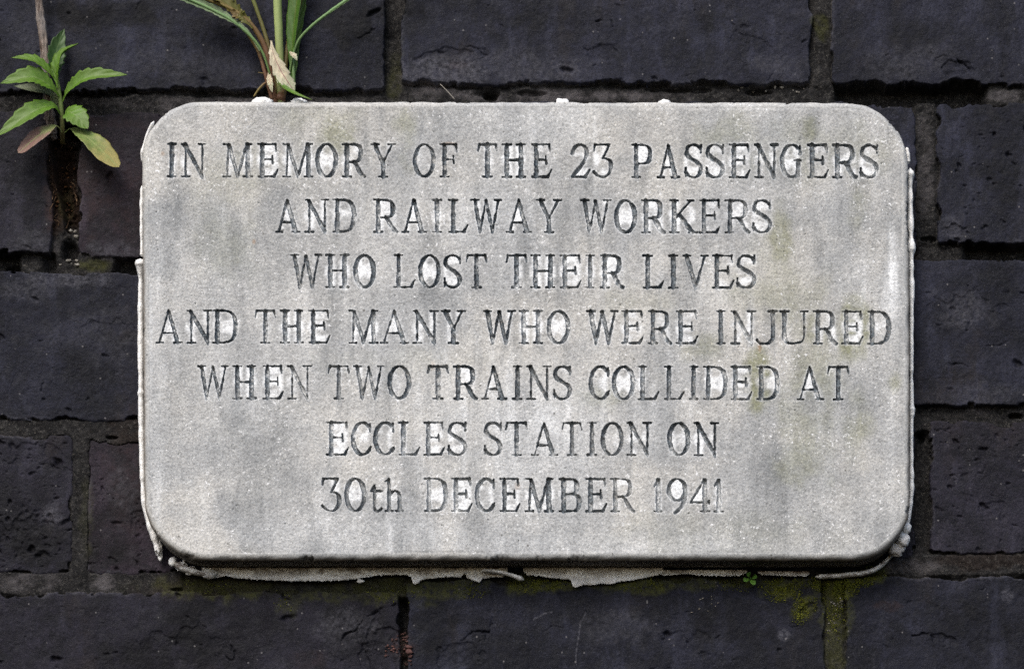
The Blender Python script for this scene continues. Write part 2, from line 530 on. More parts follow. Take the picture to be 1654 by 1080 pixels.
    for i in range(70):
        x, y = rngp.uniform(-20, 1670), rngp.uniform(-20, 1090)
        if 240 < x < 1460 and 180 < y < 900:
            continue
        a = rngp.normal(0, 0.7); pts = [(x, y)]
        for k in range(rngp.integers(3, 9)):
            a += rngp.normal(0, 0.5); st = rngp.uniform(4, 10)
            x += math.cos(a) * st; y += math.sin(a) * st; pts.append((x, y))
        walk(pts, rngp.uniform(1.4, 2.2), rngp.uniform(0.8, 2.2))
    walk([(395, 953), (425, 951), (445, 958), (472, 966), (500, 984)], 2.6, 5)
    walk([(545, 1042), (560, 1024), (580, 1012), (590, 1000), (618, 985), (640, 975)], 2.2, 3.5)
    walk([(580, 1012), (578, 1040), (600, 1070), (612, 1090)], 1.8, 2.0)
    walk([(740, 1036), (765, 1022), (790, 1016)], 2.2, 3)
    walk([(790, 955), (797, 990), (786, 1030)], 1.6, 1.5)
    walk([(870, 1020), (900, 1012), (930, 1018)], 1.6, 1.5)
    walk([(1515, 92), (1540, 92), (1560, 106), (1575, 118)], 3.0, 4)
    walk([(1475, 1028), (1490, 1020), (1510, 1025)], 3.0, 3)
    walk([(1290, 982), (1305, 980), (1318, 984)], 3.2, 6)
    walk([(965, 36), (985, 37), (990, 40)], 2.6, 3)
    walk([(710, 84), (760, 78), (790, 92), (760, 100)], 2.2, 1.8)
    walk([(1530, 590), (1580, 592), (1610, 592)], 1.6, 1.6)
    walk([(1585, 560), (1610, 560), (1640, 545)], 1.6, 1.4)
    walk([(100, 860), (118, 850), (135, 852)], 3, 3)
    for (cx, cy, rx, ry, dp) in ((612, 1042, 36, 52, 2.2), (735, 95, 62, 16, 1.6), (1548, 112, 34, 13, 2.4), (1525, 1034, 22, 13, 2.2), (40, 860, 70, 40, 1.8), (1300, 984, 20, 12, 3.0), (740, 1060, 46, 30, 1.5),
                                 (1545, 372, 22, 14, 2.2), (180, 540, 60, 26, 1.2), (60, 740, 60, 26, 1.3), (1560, 500, 60, 34, 1.2), (980, 90, 30, 16, 1.6), (1600, 820, 24, 20, 1.6), (230, 850, 26, 26, 1.6), (1210, 70, 40, 26, 1.2), (300, 1040, 70, 30, 1.2), (1120, 1040, 50, 26, 1.2), (470, 40, 40, 26, 1.2)):
        b_ = blob(cx, cy, rx, ry, 1.0, 0.5, seed=int(cx + cy))
        hb = hb - dp * sstep(0.25, 0.45, b_) * (1 + 0.35 * fbm(xs, ys, 8, int(cx), 2))
    # mortar
    hm = -13.0 + fbm(xs, ys, 34, 61, 4) * 4.0 + fbm(xs, ys, 8, 62, 3) * 1.8
    def fill(x0, x1, y0, y1, h, rough=1.0):
        nonlocal hm
        m = sstep(x0 - 6, x0 + 6, X + wx) * sstep(x1 + 6, x1 - 6, X + wx) * sstep(y0 - 5, y0 + 5, Yp + wy) * sstep(y1 + 5, y1 - 5, Yp + wy)
        hm = hm * (1 - m) + (h + fbm(xs, ys, 26, 63, 4) * 2.2 * rough + fbm(xs, ys, 6, 64, 2) * 1.0 * rough) * m
    fill(-800, 640, 152, 192, -7)
    fill(1313, 1346, -200, 150, -5)
    fill(620, 650, 60, 160, -14)
    fill(620, 652, -200, 60, -24)
    fill(1350, 1592, 132, 170, -40)
    fill(1598, 2600, 140, 168, -6)
    fill(1478, 1514, 158, 402, -5)
    fill(650, 1000, 138, 166, -8)
    fill(1000, 1340, 138, 166, -9)
    fill(-800, 90, 404, 445, -26)
    fill(30, 70, 400, 446, -10)
    fill(125, 185, 404, 442, -7)
    fill(185, 300, 404, 442, -30)
    fill(1480, 1560, 392, 420, -9)
    fill(1560, 2500, 390, 420, -34)
    fill(-800, 330, 676, 725, -3.0, 0.7)
    fill(112, 148, 700, 930, -2.2, 0.6)
    fill(-800, 300, 921, 962, -2.6, 0.6)
    fill(300, 660, 921, 964, -5, 0.8)
    fill(660, 1340, 910, 945, -7)
    fill(1400, 2500, 893, 931, -3.2, 0.8)
    fill(1333, 1366, 925, 1300, -4, 0.8)
    fill(1474, 1506, 676, 700, -5)
    fill(1478, 1506, 700, 880, -16)
    fill(1506, 2400, 656, 684, -12)
    fill(645, 660, 962, 1020, -34)
    fill(645, 660, 1060, 1200, -20)
    # small voids
    for (cx, cy, rx, ry, dp) in ((790, 150, 22, 12, 26), (15, 428, 18, 10, 18), (112, 400, 16, 20, 22), (1490, 700, 9, 14, 16), (1640, 668, 14, 6, 16),
                                 (1222, 145, 40, 6, 12), (1110, 142, 60, 5, 9), (180, 705, 14, 3, 10), (285, 951, 12, 3, 9), (860, 148, 40, 5, 8), (1495, 385, 16, 6, 10)):
        hm = hm - dp * blob(cx, cy, rx, ry, seed=int(cx))
    # the open joint where the weed roots
    hole = sstep(78, 85, X + 0.5 * wx - 0.17 * np.clip(Yp - 235, 0, 150)) * sstep(128, 123, X + 0.6 * wx) * sstep(196, 206, Yp) * sstep(372, 362, Yp + wy)
    hm = hm * (1 - hole) + (-40 + fbm(xs, ys, 15, 71, 4) * 9) * hole
    sd = sd + 30 * hole * (sd < 0) * (X < 110)
    brick = sd < -1.0
    edge = sstep(0.0, -3.0, sd)
    H = np.where(brick, hm + (hb - hm) * np.maximum(edge, 0.0), np.minimum(hm, hb - 0.6 if False else hm))
    H = np.where(brick & (H < hm), hb, H)

    # stains
    moss = np.zeros(sh, np.float32); pale = np.zeros(sh, np.float32); rust = np.zeros(sh, np.float32)
    for i, (cx, cy, rx, ry, a) in enumerate(((360, 945, 150, 26, .55), (640, 950, 150, 30, .6), (870, 945, 90, 24, .9), (1030, 942, 80, 22, .9), (1110, 938, 120, 18, .5),
                                (1265, 950, 40, 30, .95), (1345, 950, 46, 32, 1.0), (1300, 985, 30, 26, .8), (1350, 990, 30, 66, .5), (1410, 925, 40, 16, .7), (1350, 1060, 20, 60, .45),
                                (465, 972, 30, 30, .22), (540, 960, 120, 16, .4), (1240, 940, 220, 12, .5), (640, 120, 20, 60, .35), (1325, 40, 16, 30, .5), (100, 320, 16, 40, .3), (140, 830, 14, 80, .18), (150, 425, 40, 14, .6))):
        moss = np.maximum(moss, a * blob(cx, cy, rx, ry, seed=20 + i))
    for i, (cx, cy, rx, ry, a) in enumerate(((720, 118, 90, 34, .75), (860, 110, 120, 34, .4), (110, 452, 80, 16, .7), (180, 405, 60, 24, .55), (60, 395, 60, 30, .35), (85, 835, 30, 30, .6), (50, 940, 70, 20, .45),
                                (170, 940, 34, 18, .7), (1470, 912, 60, 16, .5), (1540, 370, 30, 26, .5), (1560, 500, 60, 40, .4), (560, 1010, 60, 40, .4), (1250, 110, 60, 26, .35), (1480, 100, 90, 40, .3),
                                (200, 790, 30, 60, .3), (1265, 1025, 12, 12, .8), (1630, 960, 14, 14, .5), (900, 152, 270, 12, .6), (350, 165, 250, 14, .45), (1625, 150, 40, 12, .5), (1495, 260, 16, 100, .35), (1000, 1010, 80, 40, .28), (300, 100, 150, 40, .25), (60, 60, 60, 60, .2), (760, 130, 30, 10, .6), (180, 540, 120, 60, .2), (1590, 640, 90, 30, .3), (40, 470, 60, 20, .4))):
        pale = np.maximum(pale, a * blob(cx, cy, rx, ry, seed=60 + i))
    pale = np.maximum(pale, 0.5 * sstep(9, 2, -sd) * brick * sstep(0.1, 0.5, fbm(xs, ys, 50, 91, 3)))
    for i, (cx, cy, rx, ry, a) in enumerate(((100, 290, 40, 110, 1.0), (165, 300, 70, 100, .45), (225, 330, 50, 70, .4), (180, 200, 90, 16, .4), (220, 760, 60, 120, .35), (330, 945, 120, 30, .3), (1435, 978, 40, 10, .6), (650, 1045, 26, 36, .5), (1600, 905, 120, 18, .35), (740, 105, 40, 10, .4), (505, 1065, 40, 20, .35))):
        rust = np.maximum(rust, a * blob(cx, cy, rx, ry, seed=110 + i))
    # hair-thin white mineral vein
    for pts in ([(946, 990), (938, 1005), (934, 1030), (930, 1060), (931, 1072)], [(862, 1000), (880, 990), (892, 988)]):
        pts = np.array(pts, float)
        for a, b in zip(pts[:-1], pts[1:]):
            ab = b - a
            t = np.clip(((X - a[0]) * ab[0] + (Yp - a[1]) * ab[1]) / (ab ** 2).sum(), 0, 1)
            pale = np.maximum(pale, 0.9 * (np.hypot(X - a[0] - t * ab[0], Yp - a[1] - t * ab[1]) < 1.0))
    ax_, ay_, az_ = at(X, Yp, 0.0)
    co = np.stack([ax_, -H * S, az_], -1).reshape(-1, 3)
    stain = np.stack([moss, pale, rust], -1).reshape(-1, 3)
    ny, nx = sh
    I = np.arange(ny * nx, dtype=np.int32).reshape(ny, nx)
    quads = np.stack([I[:-1, :-1], I[1:, :-1], I[1:, 1:], I[:-1, 1:]], -1).reshape(-1, 4)
    bq = brick[:-1, :-1] & brick[1:, :-1] & brick[1:, 1:] & brick[:-1, 1:]
    cxq = (X[:-1, :-1]); cyq = (Yp[:-1, :-1])
    under = (cxq > 300) & (cxq < 1400) & (cyq > 240) & (cyq < 860)      # bedded behind the stone: never seen
    root = thing('brick_wall', 'wall of near black purple engineering bricks with crumbling grey mortar', 'wall', (0, 0, -0.3))
    for nm, mk, mt in (('brickwork', bq & ~under, mat_brick()), ('mortar', ~bq & ~under, mat_mortar())):
        used, q = sub_grid(None, quads, mk.ravel())
        np_mesh(nm, co[used], q, mt, root, attrs={'stain': stain[used], 'tint': tint.reshape(-1, 3)[used]})
    return xs, ys, H

wxs, wys, WH = build_wall()
def wall_h(x, y):
    i = min(len(wxs) - 1, int(np.searchsorted(wxs, x))); j = min(len(wys) - 1, int(np.searchsorted(wys, y)))
    return float(WH[j, i])

# ------------------------------------------------------------------ lettering (strokes -> distance field)
TK, TN, SE = 3.3, 1.5, 1.3
def glyph(ch, w, h):
    """list of (x0,y0,r0,x1,y1,r1), y up from the baseline"""
    out = []
    def L(x0, y0, x1, y1, r0, r1=None):
        out.append((x0, y0, r0, x1, y1, r0 if r1 is None else r1))
    def ser(x, y, a, b=None):
        b = a if b is None else b
        yy = y + (SE if y < h / 2 else -SE)
        L(x - a + SE, yy, x + b - SE, yy, SE)
    def curve(pts, n=14, tk=TK, tn=TN, p=1.3):
        P = np.array(pts, float)
        t = np.linspace(0, 1, n + 1)[:, None]
        Q = (1 - t) ** 3 * P[0] + 3 * (1 - t) ** 2 * t * P[1] + 3 * (1 - t) * t ** 2 * P[2] + t ** 3 * P[3]
        dirs = np.gradient(Q, axis=0)
        sn = np.abs(dirs[:, 1]) / (np.hypot(dirs[:, 0], dirs[:, 1]) + 1e-9)
        r = tn + (tk - tn) * sn ** p
        for i in range(n):
            out.append((Q[i, 0], Q[i, 1], r[i], Q[i + 1, 0], Q[i + 1, 1], r[i + 1]))
    def arc(cx, cy, rx, ry, a0, a1, n=30, tk=TK, tn=TN, p=1.3):
        a = np.radians(np.linspace(a0, a1, n + 1))
        px, py = cx + rx * np.cos(a), cy + ry * np.sin(a)
        sn = np.abs(np.cos(a)) * ry / (np.hypot(np.cos(a) * ry, np.sin(a) * rx) + 1e-9)
        r = tn + (tk - tn) * sn ** p
        for i in range(n):
            out.append((px[i], py[i], r[i], px[i + 1], py[i + 1], r[i + 1]))
    sx = 8.0
    top, bot, mid = h - TN, TN, h * 0.53
    if ch == 'I':
        L(w / 2, 2, w / 2, h - 2, TK); ser(w / 2, 0, w / 2); ser(w / 2, h, w / 2)
    elif ch in 'EF':
        L(sx, 2, sx, h - 2, TK); ser(sx, h, 8, 5); ser(sx, 0, 8, 8)
        L(sx, top, w - 5, top, TN); L(w - 5, top, w - 3.4, h - 13, 2.1, 1.0)
        L(sx, mid, w * 0.70, mid, TN); L(w * 0.70, mid + 6, w * 0.72, mid - 6, 1.1, 1.8)
        if ch == 'E':
            L(sx, bot, w - 6, bot, TN); L(w - 7, bot + 0.3, w - 1.2, 13, 2.4, 0.9)
    elif ch == 'L':
        L(sx, 2, sx, h - 2, TK); ser(sx, h, 8, 8); ser(sx, 0, 8, 5)
        L(sx, bot, w - 6, bot, TN); L(w - 8, bot + 0.3, w - 1.2, 13, 2.5, 0.9)
    elif ch == 'T':
        L(w / 2, 2, w / 2, h - 2, TK); ser(w / 2, 0, 8.5)
        L(4, top, w - 4, top, TN); L(3.6, top, 1.2, h - 12, 2.0, 1.0); L(w - 3.6, top, w - 1.2, h - 12, 2.0, 1.0)
    elif ch == 'H':
        for x in (sx, w - sx):
            L(x, 2, x, h - 2, TK); ser(x, 0, 8); ser(x, h, 8)
        L(sx, mid - 1, w - sx, mid - 1, TN)
    elif ch == 'N':
        L(sx, 1, sx, h - 3, TN); ser(sx, 0, 8); ser(4, h, 4, 6)
        L(6.5, h - 2, w - 7.5, 2.0, TK * 0.95, TK * 0.8); L(w - 7.2, 0, w - 7.2, h - 2, TN); ser(w - 7.2, h, 7.5, 7.2)
        L(w - 7.6, 5, w - 7.2, -1, 2.4, 1.4)
    elif ch == 'M':
        L(7.0, 1, 9.0, h - 3, TN); ser(7, 0, 7); ser(7, h, 7, 4)
        L(9.5, h - 3, w * 0.5, 3, TK * 0.9, TK * 0.75); L(w * 0.5, 1, w - 10.0, h - 3, 2.0, TN)
        L(w - 8.5, h - 2, w - 7.5, 2, TK); ser(w - 7.5, 0, 8, 7.5); ser(w - 6, h, 5, 6)
    elif ch == 'A':
        a = w * 0.48
        L(a, h - 1, 6.2, 1, TN); L(a + 0.3, h - 3, w - 8.5, 2, 2.6, TK); ser(6.2, 0, 6.2, 7); ser(w - 8, 0, 7.5, 8)
        y = h * 0.31
        L(a - (a - 6.2) * (1 - y / h), y, a + (w - 8.5 - a) * (1 - y / h), y, TN)
    elif ch == 'V':
        L(7.5, h - 2, w / 2, 3, TK, TK * 0.8); L(w - 6.5, h - 2, w / 2 + 0.4, 0.5, TN, 1.9); ser(7.5, h, 7.5, 8); ser(w - 6.5, h, 7, 6.5)
    elif ch == 'W':
        a, b, c = w * 0.30, w * 0.50, w * 0.695
        L(7.2, h - 2, a, 3, TK * 0.95, TK * 0.75); L(a, 0.5, b, h - 2, 1.9, TN)
        L(b - 0.3, h - 3, c, 3, TK * 0.8, TK * 0.75); L(c, 0.5, w - 6, h - 2, 1.9, TN); ser(7.2, h, 7.2, 8); ser(w - 6, h, 7, 6)
    elif ch == 'Y':
        L(7.5, h - 2, w / 2, h * 0.43, TK, TK * 0.9); L(w - 7, h - 2, w / 2, h * 0.43, TN * 1.1); L(w / 2, h * 0.45, w / 2, 2, TK)
        ser(w / 2, 0, 8.5); ser(7.5, h, 7.5, 8); ser(w - 7, h, 7.5, 7)
    elif ch == 'K':
        L(sx, 2, sx, h - 2, TK); ser(sx, 0, 8); ser(sx, h, 8)
        L(w - 12, h - 2, sx + 2, h * 0.44, TN); ser(w - 12, h, 6, 7); L(w * 0.38, h * 0.54, w - 9, 2, TK * 0.9, TK); ser(w - 8, 0, 7, 8)
    elif ch == 'O':
        arc(w / 2, h / 2, w / 2 - TK, h / 2 - TN, 0, 360, 44)
    elif ch == '0':
        arc(w / 2, h / 2, w / 2 - TK, h / 2 - TN, 0, 360, 44)
    elif ch in 'CG':
        cx = w * 0.55; rx = cx - TK
        arc(cx, h / 2, rx, h / 2 - TN, 52, 318 if ch == 'C' else 300, 34)
        ex = cx + rx * math.cos(math.radians(52)); ey = h / 2 + (h / 2 - TN) * math.sin(math.radians(52))
        L(ex, ey, w - 3.5, h - 9, TN, 1.4); L(w - 3.2, h - 3.0, w - 2.8, h - 16, 1.2, 1.8)
        if ch == 'G':
            L(w - 7, 4, w - 6, h * 0.42, TK, TK); ser(w - 6, h * 0.44 + 3, 7.5, 6)
            px = cx + rx * math.cos(math.radians(300)); py = h / 2 + (h / 2 - TN) * math.sin(math.radians(300))
            L(px, py, w - 7, 6, TN, 2.4)
        else:
            px = cx + rx * math.cos(math.radians(318)); py = h / 2 + (h / 2 - TN) * math.sin(math.radians(318))
            L(px, py, w - 1.6, 14, 2.0, 1.0)
    elif ch == 'D':
        L(sx, 2, sx, h - 2, TK); ser(sx, h, 8, 3); ser(sx, 0, 8, 3)
        L(sx, top, w * 0.42, top, TN); L(sx, bot, w * 0.42, bot, TN)
        curve([(w * 0.42, top), (w * 0.84, top), (w - TK, h * 0.76), (w - TK, h * 0.5)]); curve([(w - TK, h * 0.5), (w - TK, h * 0.24), (w * 0.84, bot), (w * 0.42, bot)])
    elif ch in 'PR':
        lo = h * (0.45 if ch == 'R' else 0.42)
        bw = w - (1 if ch == 'P' else 5)
        L(sx, 2, sx, h - 2, TK); ser(sx, h, 8, 3); ser(sx, 0, 8, 8)
        L(sx, top, w * 0.40, top, TN); L(sx, lo, w * 0.40, lo, TN)
        m = (top + lo) / 2
        curve([(w * 0.40, top), (bw * 0.86, top), (bw - TK, top - 4), (bw - TK, m)]); curve([(bw - TK, m), (bw - TK, lo + 4), (bw * 0.86, lo), (w * 0.40, lo)])
        if ch == 'R':
            curve([(w * 0.50, lo), (w * 0.66, lo - 4), (w * 0.70, 6), (w - 2, 1.2)], tk=TK, tn=1.6, p=0.8)
    elif ch == 'B':
        lo = h * 0.53
        L(sx, 2, sx, h - 2, TK); ser(sx, h, 8, 3); ser(sx, 0, 8, 3)
        for (yt, yb, bw) in ((top, lo, w - 4), (lo, bot, w)):
            m = (yt + yb) / 2
            L(sx, yt, w * 0.42, yt, TN); L(sx, yb, w * 0.42, yb, TN)
            curve([(w * 0.42, yt), (bw * 0.86, yt), (bw - TK, yt - 4), (bw - TK, m)]); curve([(bw - TK, m), (bw - TK, yb + 4), (bw * 0.86, yb), (w * 0.42, yb)])
    elif ch == 'S':
        curve([(w - 4, h - 8), (w - 10, h + 1.0), (3.5, h + 2), (3.6, h * 0.74)], tk=TK * .9)
        curve([(3.6, h * 0.74), (3.8, h * 0.55), (w - 3.4, h * 0.52), (w - 3.6, h * 0.26)], tk=TK, tn=3.0, p=1)
        curve([(w - 3.6, h * 0.26), (w - 3.6, -2), (8, -2), (2.6, 9)], tk=TK * .9)
        L(w - 3, h - 1.5, w - 3.2, h - 14, 1.2, 1.6); L(2.2, 16, 2.6, 3, 1.6, 1.2)
    elif ch == 'U':
        x1 = w - 7.0
        L(8, h - 2, 8, h * 0.30, TK); ser(8, h, 8, 8); L(x1, h - 2, x1, h * 0.30, TN); ser(x1, h, 7, 7)
        curve([(8, h * 0.30), (8, -1), (w * 0.35, bot), (w * 0.52, bot)]); curve([(w * 0.52, bot), (w * 0.78, bot), (x1, h * 0.1), (x1, h * 0.30)], tk=TN)
    elif ch == 'J':
        x1 = w - 8
        L(x1, h - 2, x1, h * 0.26, TK); ser(x1, h, 8.5, 8)
        curve([(x1, h * 0.26), (x1, h * 0.04), (w * 0.52, bot - 1), (w * 0.34, bot - 1)]); curve([(w * 0.34, bot - 1), (w * 0.20, bot - 1), (w * 0.12, 2), (1.5, 7)], tk=2.2, tn=2.2)
    elif ch == '1':
        x1 = w * 0.54
        L(x1, 2, x1, h - 3, TK); ser(x1, 0, w * 0.5, w * 0.46); L(1.8, h - 13, x1, h - 2, 1.2, 2.0)
    elif ch == '2':
        curve([(2.5, h - 15), (4, h + 3), (w - 3, h + 3), (w - 6, h * 0.68)]); curve([(w - 6, h * 0.68), (w - 8, h * 0.46), (w * 0.3, h * 0.2), (2.5, 2)], tk=TK * .8, tn=2.2)
        L(2.5, bot, w - 7, bot, TN * 1.2); L(w - 8, bot + 0.4, w - 1, 13, 2.4, 0.9)
    elif ch == '3':
        L(3.5, top, w - 6, top, TN); L(3.5, top, 2, h - 12, 1.8, 1.0); L(w - 6, top - 0.5, w * 0.48, h * 0.57, 1.6, 2.0)
        curve([(w * 0.46, h * 0.57), (w * 0.9, h * 0.60), (w - 3.0, h * 0.40), (w - 4.2, h * 0.26)]); curve([(w - 4.2, h * 0.26), (w - 6, 0), (w * 0.40, -4), (2, 9.5)], tk=TK * .9)
    elif ch == '4':
        x1 = w - 9
        L(x1, 2, x1, h - 3, TK); ser(x1, 0, 8.5); L(x1 - 1, h - 2, 2, h * 0.30, TN, TN); L(2, h * 0.29, w - 1.5, h * 0.29, TN); L(w - 2, h * 0.34, w - 1.6, h * 0.25, 1.2, 1.4)
    elif ch == '9':
        arc(w * 0.50, h * 0.66, w * 0.5 - TK, h * 0.34 - TN, 0, 360, 36)
        curve([(w - TK, h * 0.66), (w - 2, h * 0.30), (w * 0.72, h * 0.10), (w * 0.40, -1)], tk=TK)
    elif ch == 't':
        x1 = w * 0.36
        L(x1, h * 0.72, x1, 8, TK * 0.72); curve([(x1, 9), (x1, -2), (w * 0.7, -0.5), (w - 1, 5)], tk=TK * .7); L(x1, h * 0.61, w, h * 0.61, TN); L(1, h * 0.61, x1, h * 0.78, 1.2, 1.6); L(1, h * 0.61, x1, h * 0.61, 1.4)
    elif ch == 'h':
        L(7, 2, 7, h - 2, TK * .85); ser(7, 0, 7); L(1, h - 6, 7, h - 2, 1.2, 2.0)
        curve([(8, h * 0.48), (12, h * 0.66), (w - 7, h * 0.68), (w - 7, h * 0.40)], tk=TK * .85); L(w - 7, h * 0.42, w - 7, 2, TK * .85); ser(w - 7, 0, 6.5, 7)
    return out

LINES = [
 (232.2, 287.0, 'I 269.5 285.5 N 292 334 M 360 408 E 415.5 450 M 456 506 O 509.5 546 R 552.5 591 Y 598 640 O 667 703.5 F 710 741.5 T 771 804 H 810.5 849.5 E 858 892 2 922 953.5 3 957.5 990.5 P 1019.5 1054 A 1061 1099 S 1105.5 1135.5 S 1139.5 1171 E 1177.5 1212.5 N 1218 1258 G 1260 1295 E 1304 1339 R 1344.5 1385 S 1388.5 1420'),
 (321.8, 376.0, 'A 444 485.5 N 492 532 D 537 575 R 603 643 A 648 690 I 698 714 L 724 757 W 760 811 A 817 860 Y 865.5 908 W 937 987.5 O 992 1029 R 1035.4 1074.7 K 1081 1127 E 1129 1165 R 1171 1212.5 S 1215 1247'),
 (411.0, 465.2, 'W 468.5 520.5 H 525.5 564.5 O 571 607 L 636 671.5 O 675.5 712 S 716 746.5 T 752 787 T 817 852 H 857 897 E 904.5 940 I 945.5 961 R 969 1008 L 1038 1073.5 I 1079.5 1096 V 1102 1145 E 1150 1186.5 S 1189 1221.5'),
 (500.8, 555.0, 'A 251 295 N 301 343 D 343 384 T 411 446 H 452.5 490.5 E 498 534 M 563 611 A 614 661 N 666 709 Y 712 753 W 780 833 H 838 877 O 883 921 W 947 999 E 1004 1040.5 R 1046.5 1085.6 E 1091.5 1128 I 1156.5 1172 N 1180 1221.5 J 1221.5 1256.5 U 1259 1306 R 1313 1353 E 1359 1395 D 1401 1439'),
 (590.4, 645.2, 'W 318.5 370 H 375.5 414.5 E 424 458.5 N 464 504 T 529.5 565 W 570 621.5 O 626 664 T 690 725 R 732 772 A 777 819 I 828 844 N 850 891 S 893 924 C 951 985.5 O 988.5 1026 L 1030 1065.5 L 1072.5 1106 I 1112.5 1128 D 1136 1175 E 1180 1215.5 D 1221.5 1259 A 1286.5 1331 T 1336 1372'),
 (681.2, 735.6, 'E 527 564 C 567 601 C 603 638 L 643.5 679 E 684 719 S 723 755 S 781 812 T 816 852.5 A 857.5 901.5 T 907 941 I 948 964.5 O 970 1007.5 N 1012 1053 O 1078 1115 N 1120 1162'),
 (771.6, 826.2, '3 519 551.5 0 556.5 591.5 t 598 617 h 621.5 652.5 D 685 723.5 E 728.5 763.5 C 767 800.5 E 807 841 M 848 894.5 B 902.5 939 E 946 981 R 986 1026 1 1055 1070 9 1077 1110 4 1114 1147.5 1 1152 1169.5'),
]

# ------------------------------------------------------------------ the plaque
# corners: (x, y, radius); slightly irregular hand-finished outline, face edges incl. the rounded arris
PX0, PX1, PY0, PY1 = 228.5, 1470.5, 161.5, 903.5
def plaque_sd(x, y):
    # edges lean a touch, as measured
    xl = PX0 + (y - 250) * 0.0065
    xr = PX1 - 3.0 * sstep(560, 240, y)
    yt = PY0 + (x - 300) * 0.0016
    yb = PY1 + 0 * x
    left = x < (xl + xr) / 2
    topm = y < (yt + yb) / 2
    r = np.where(topm, np.where(left, 96.0, 101.0), np.where(left, 102.0, 96.0))
    px = np.where(left, xl - x, x - xr) + r
    py = np.where(topm, yt - y, y - yb) + r
    d = np.hypot(np.maximum(px, 0), np.maximum(py, 0)) + np.minimum(np.maximum(px, py), 0) - r
    cut = (-(x - 246) * 0.80 - (y - 202) * 0.60) - 1.0            # knocked-off corner, upper left
    return np.maximum(d, np.where(left & topm, cut, -1e3))

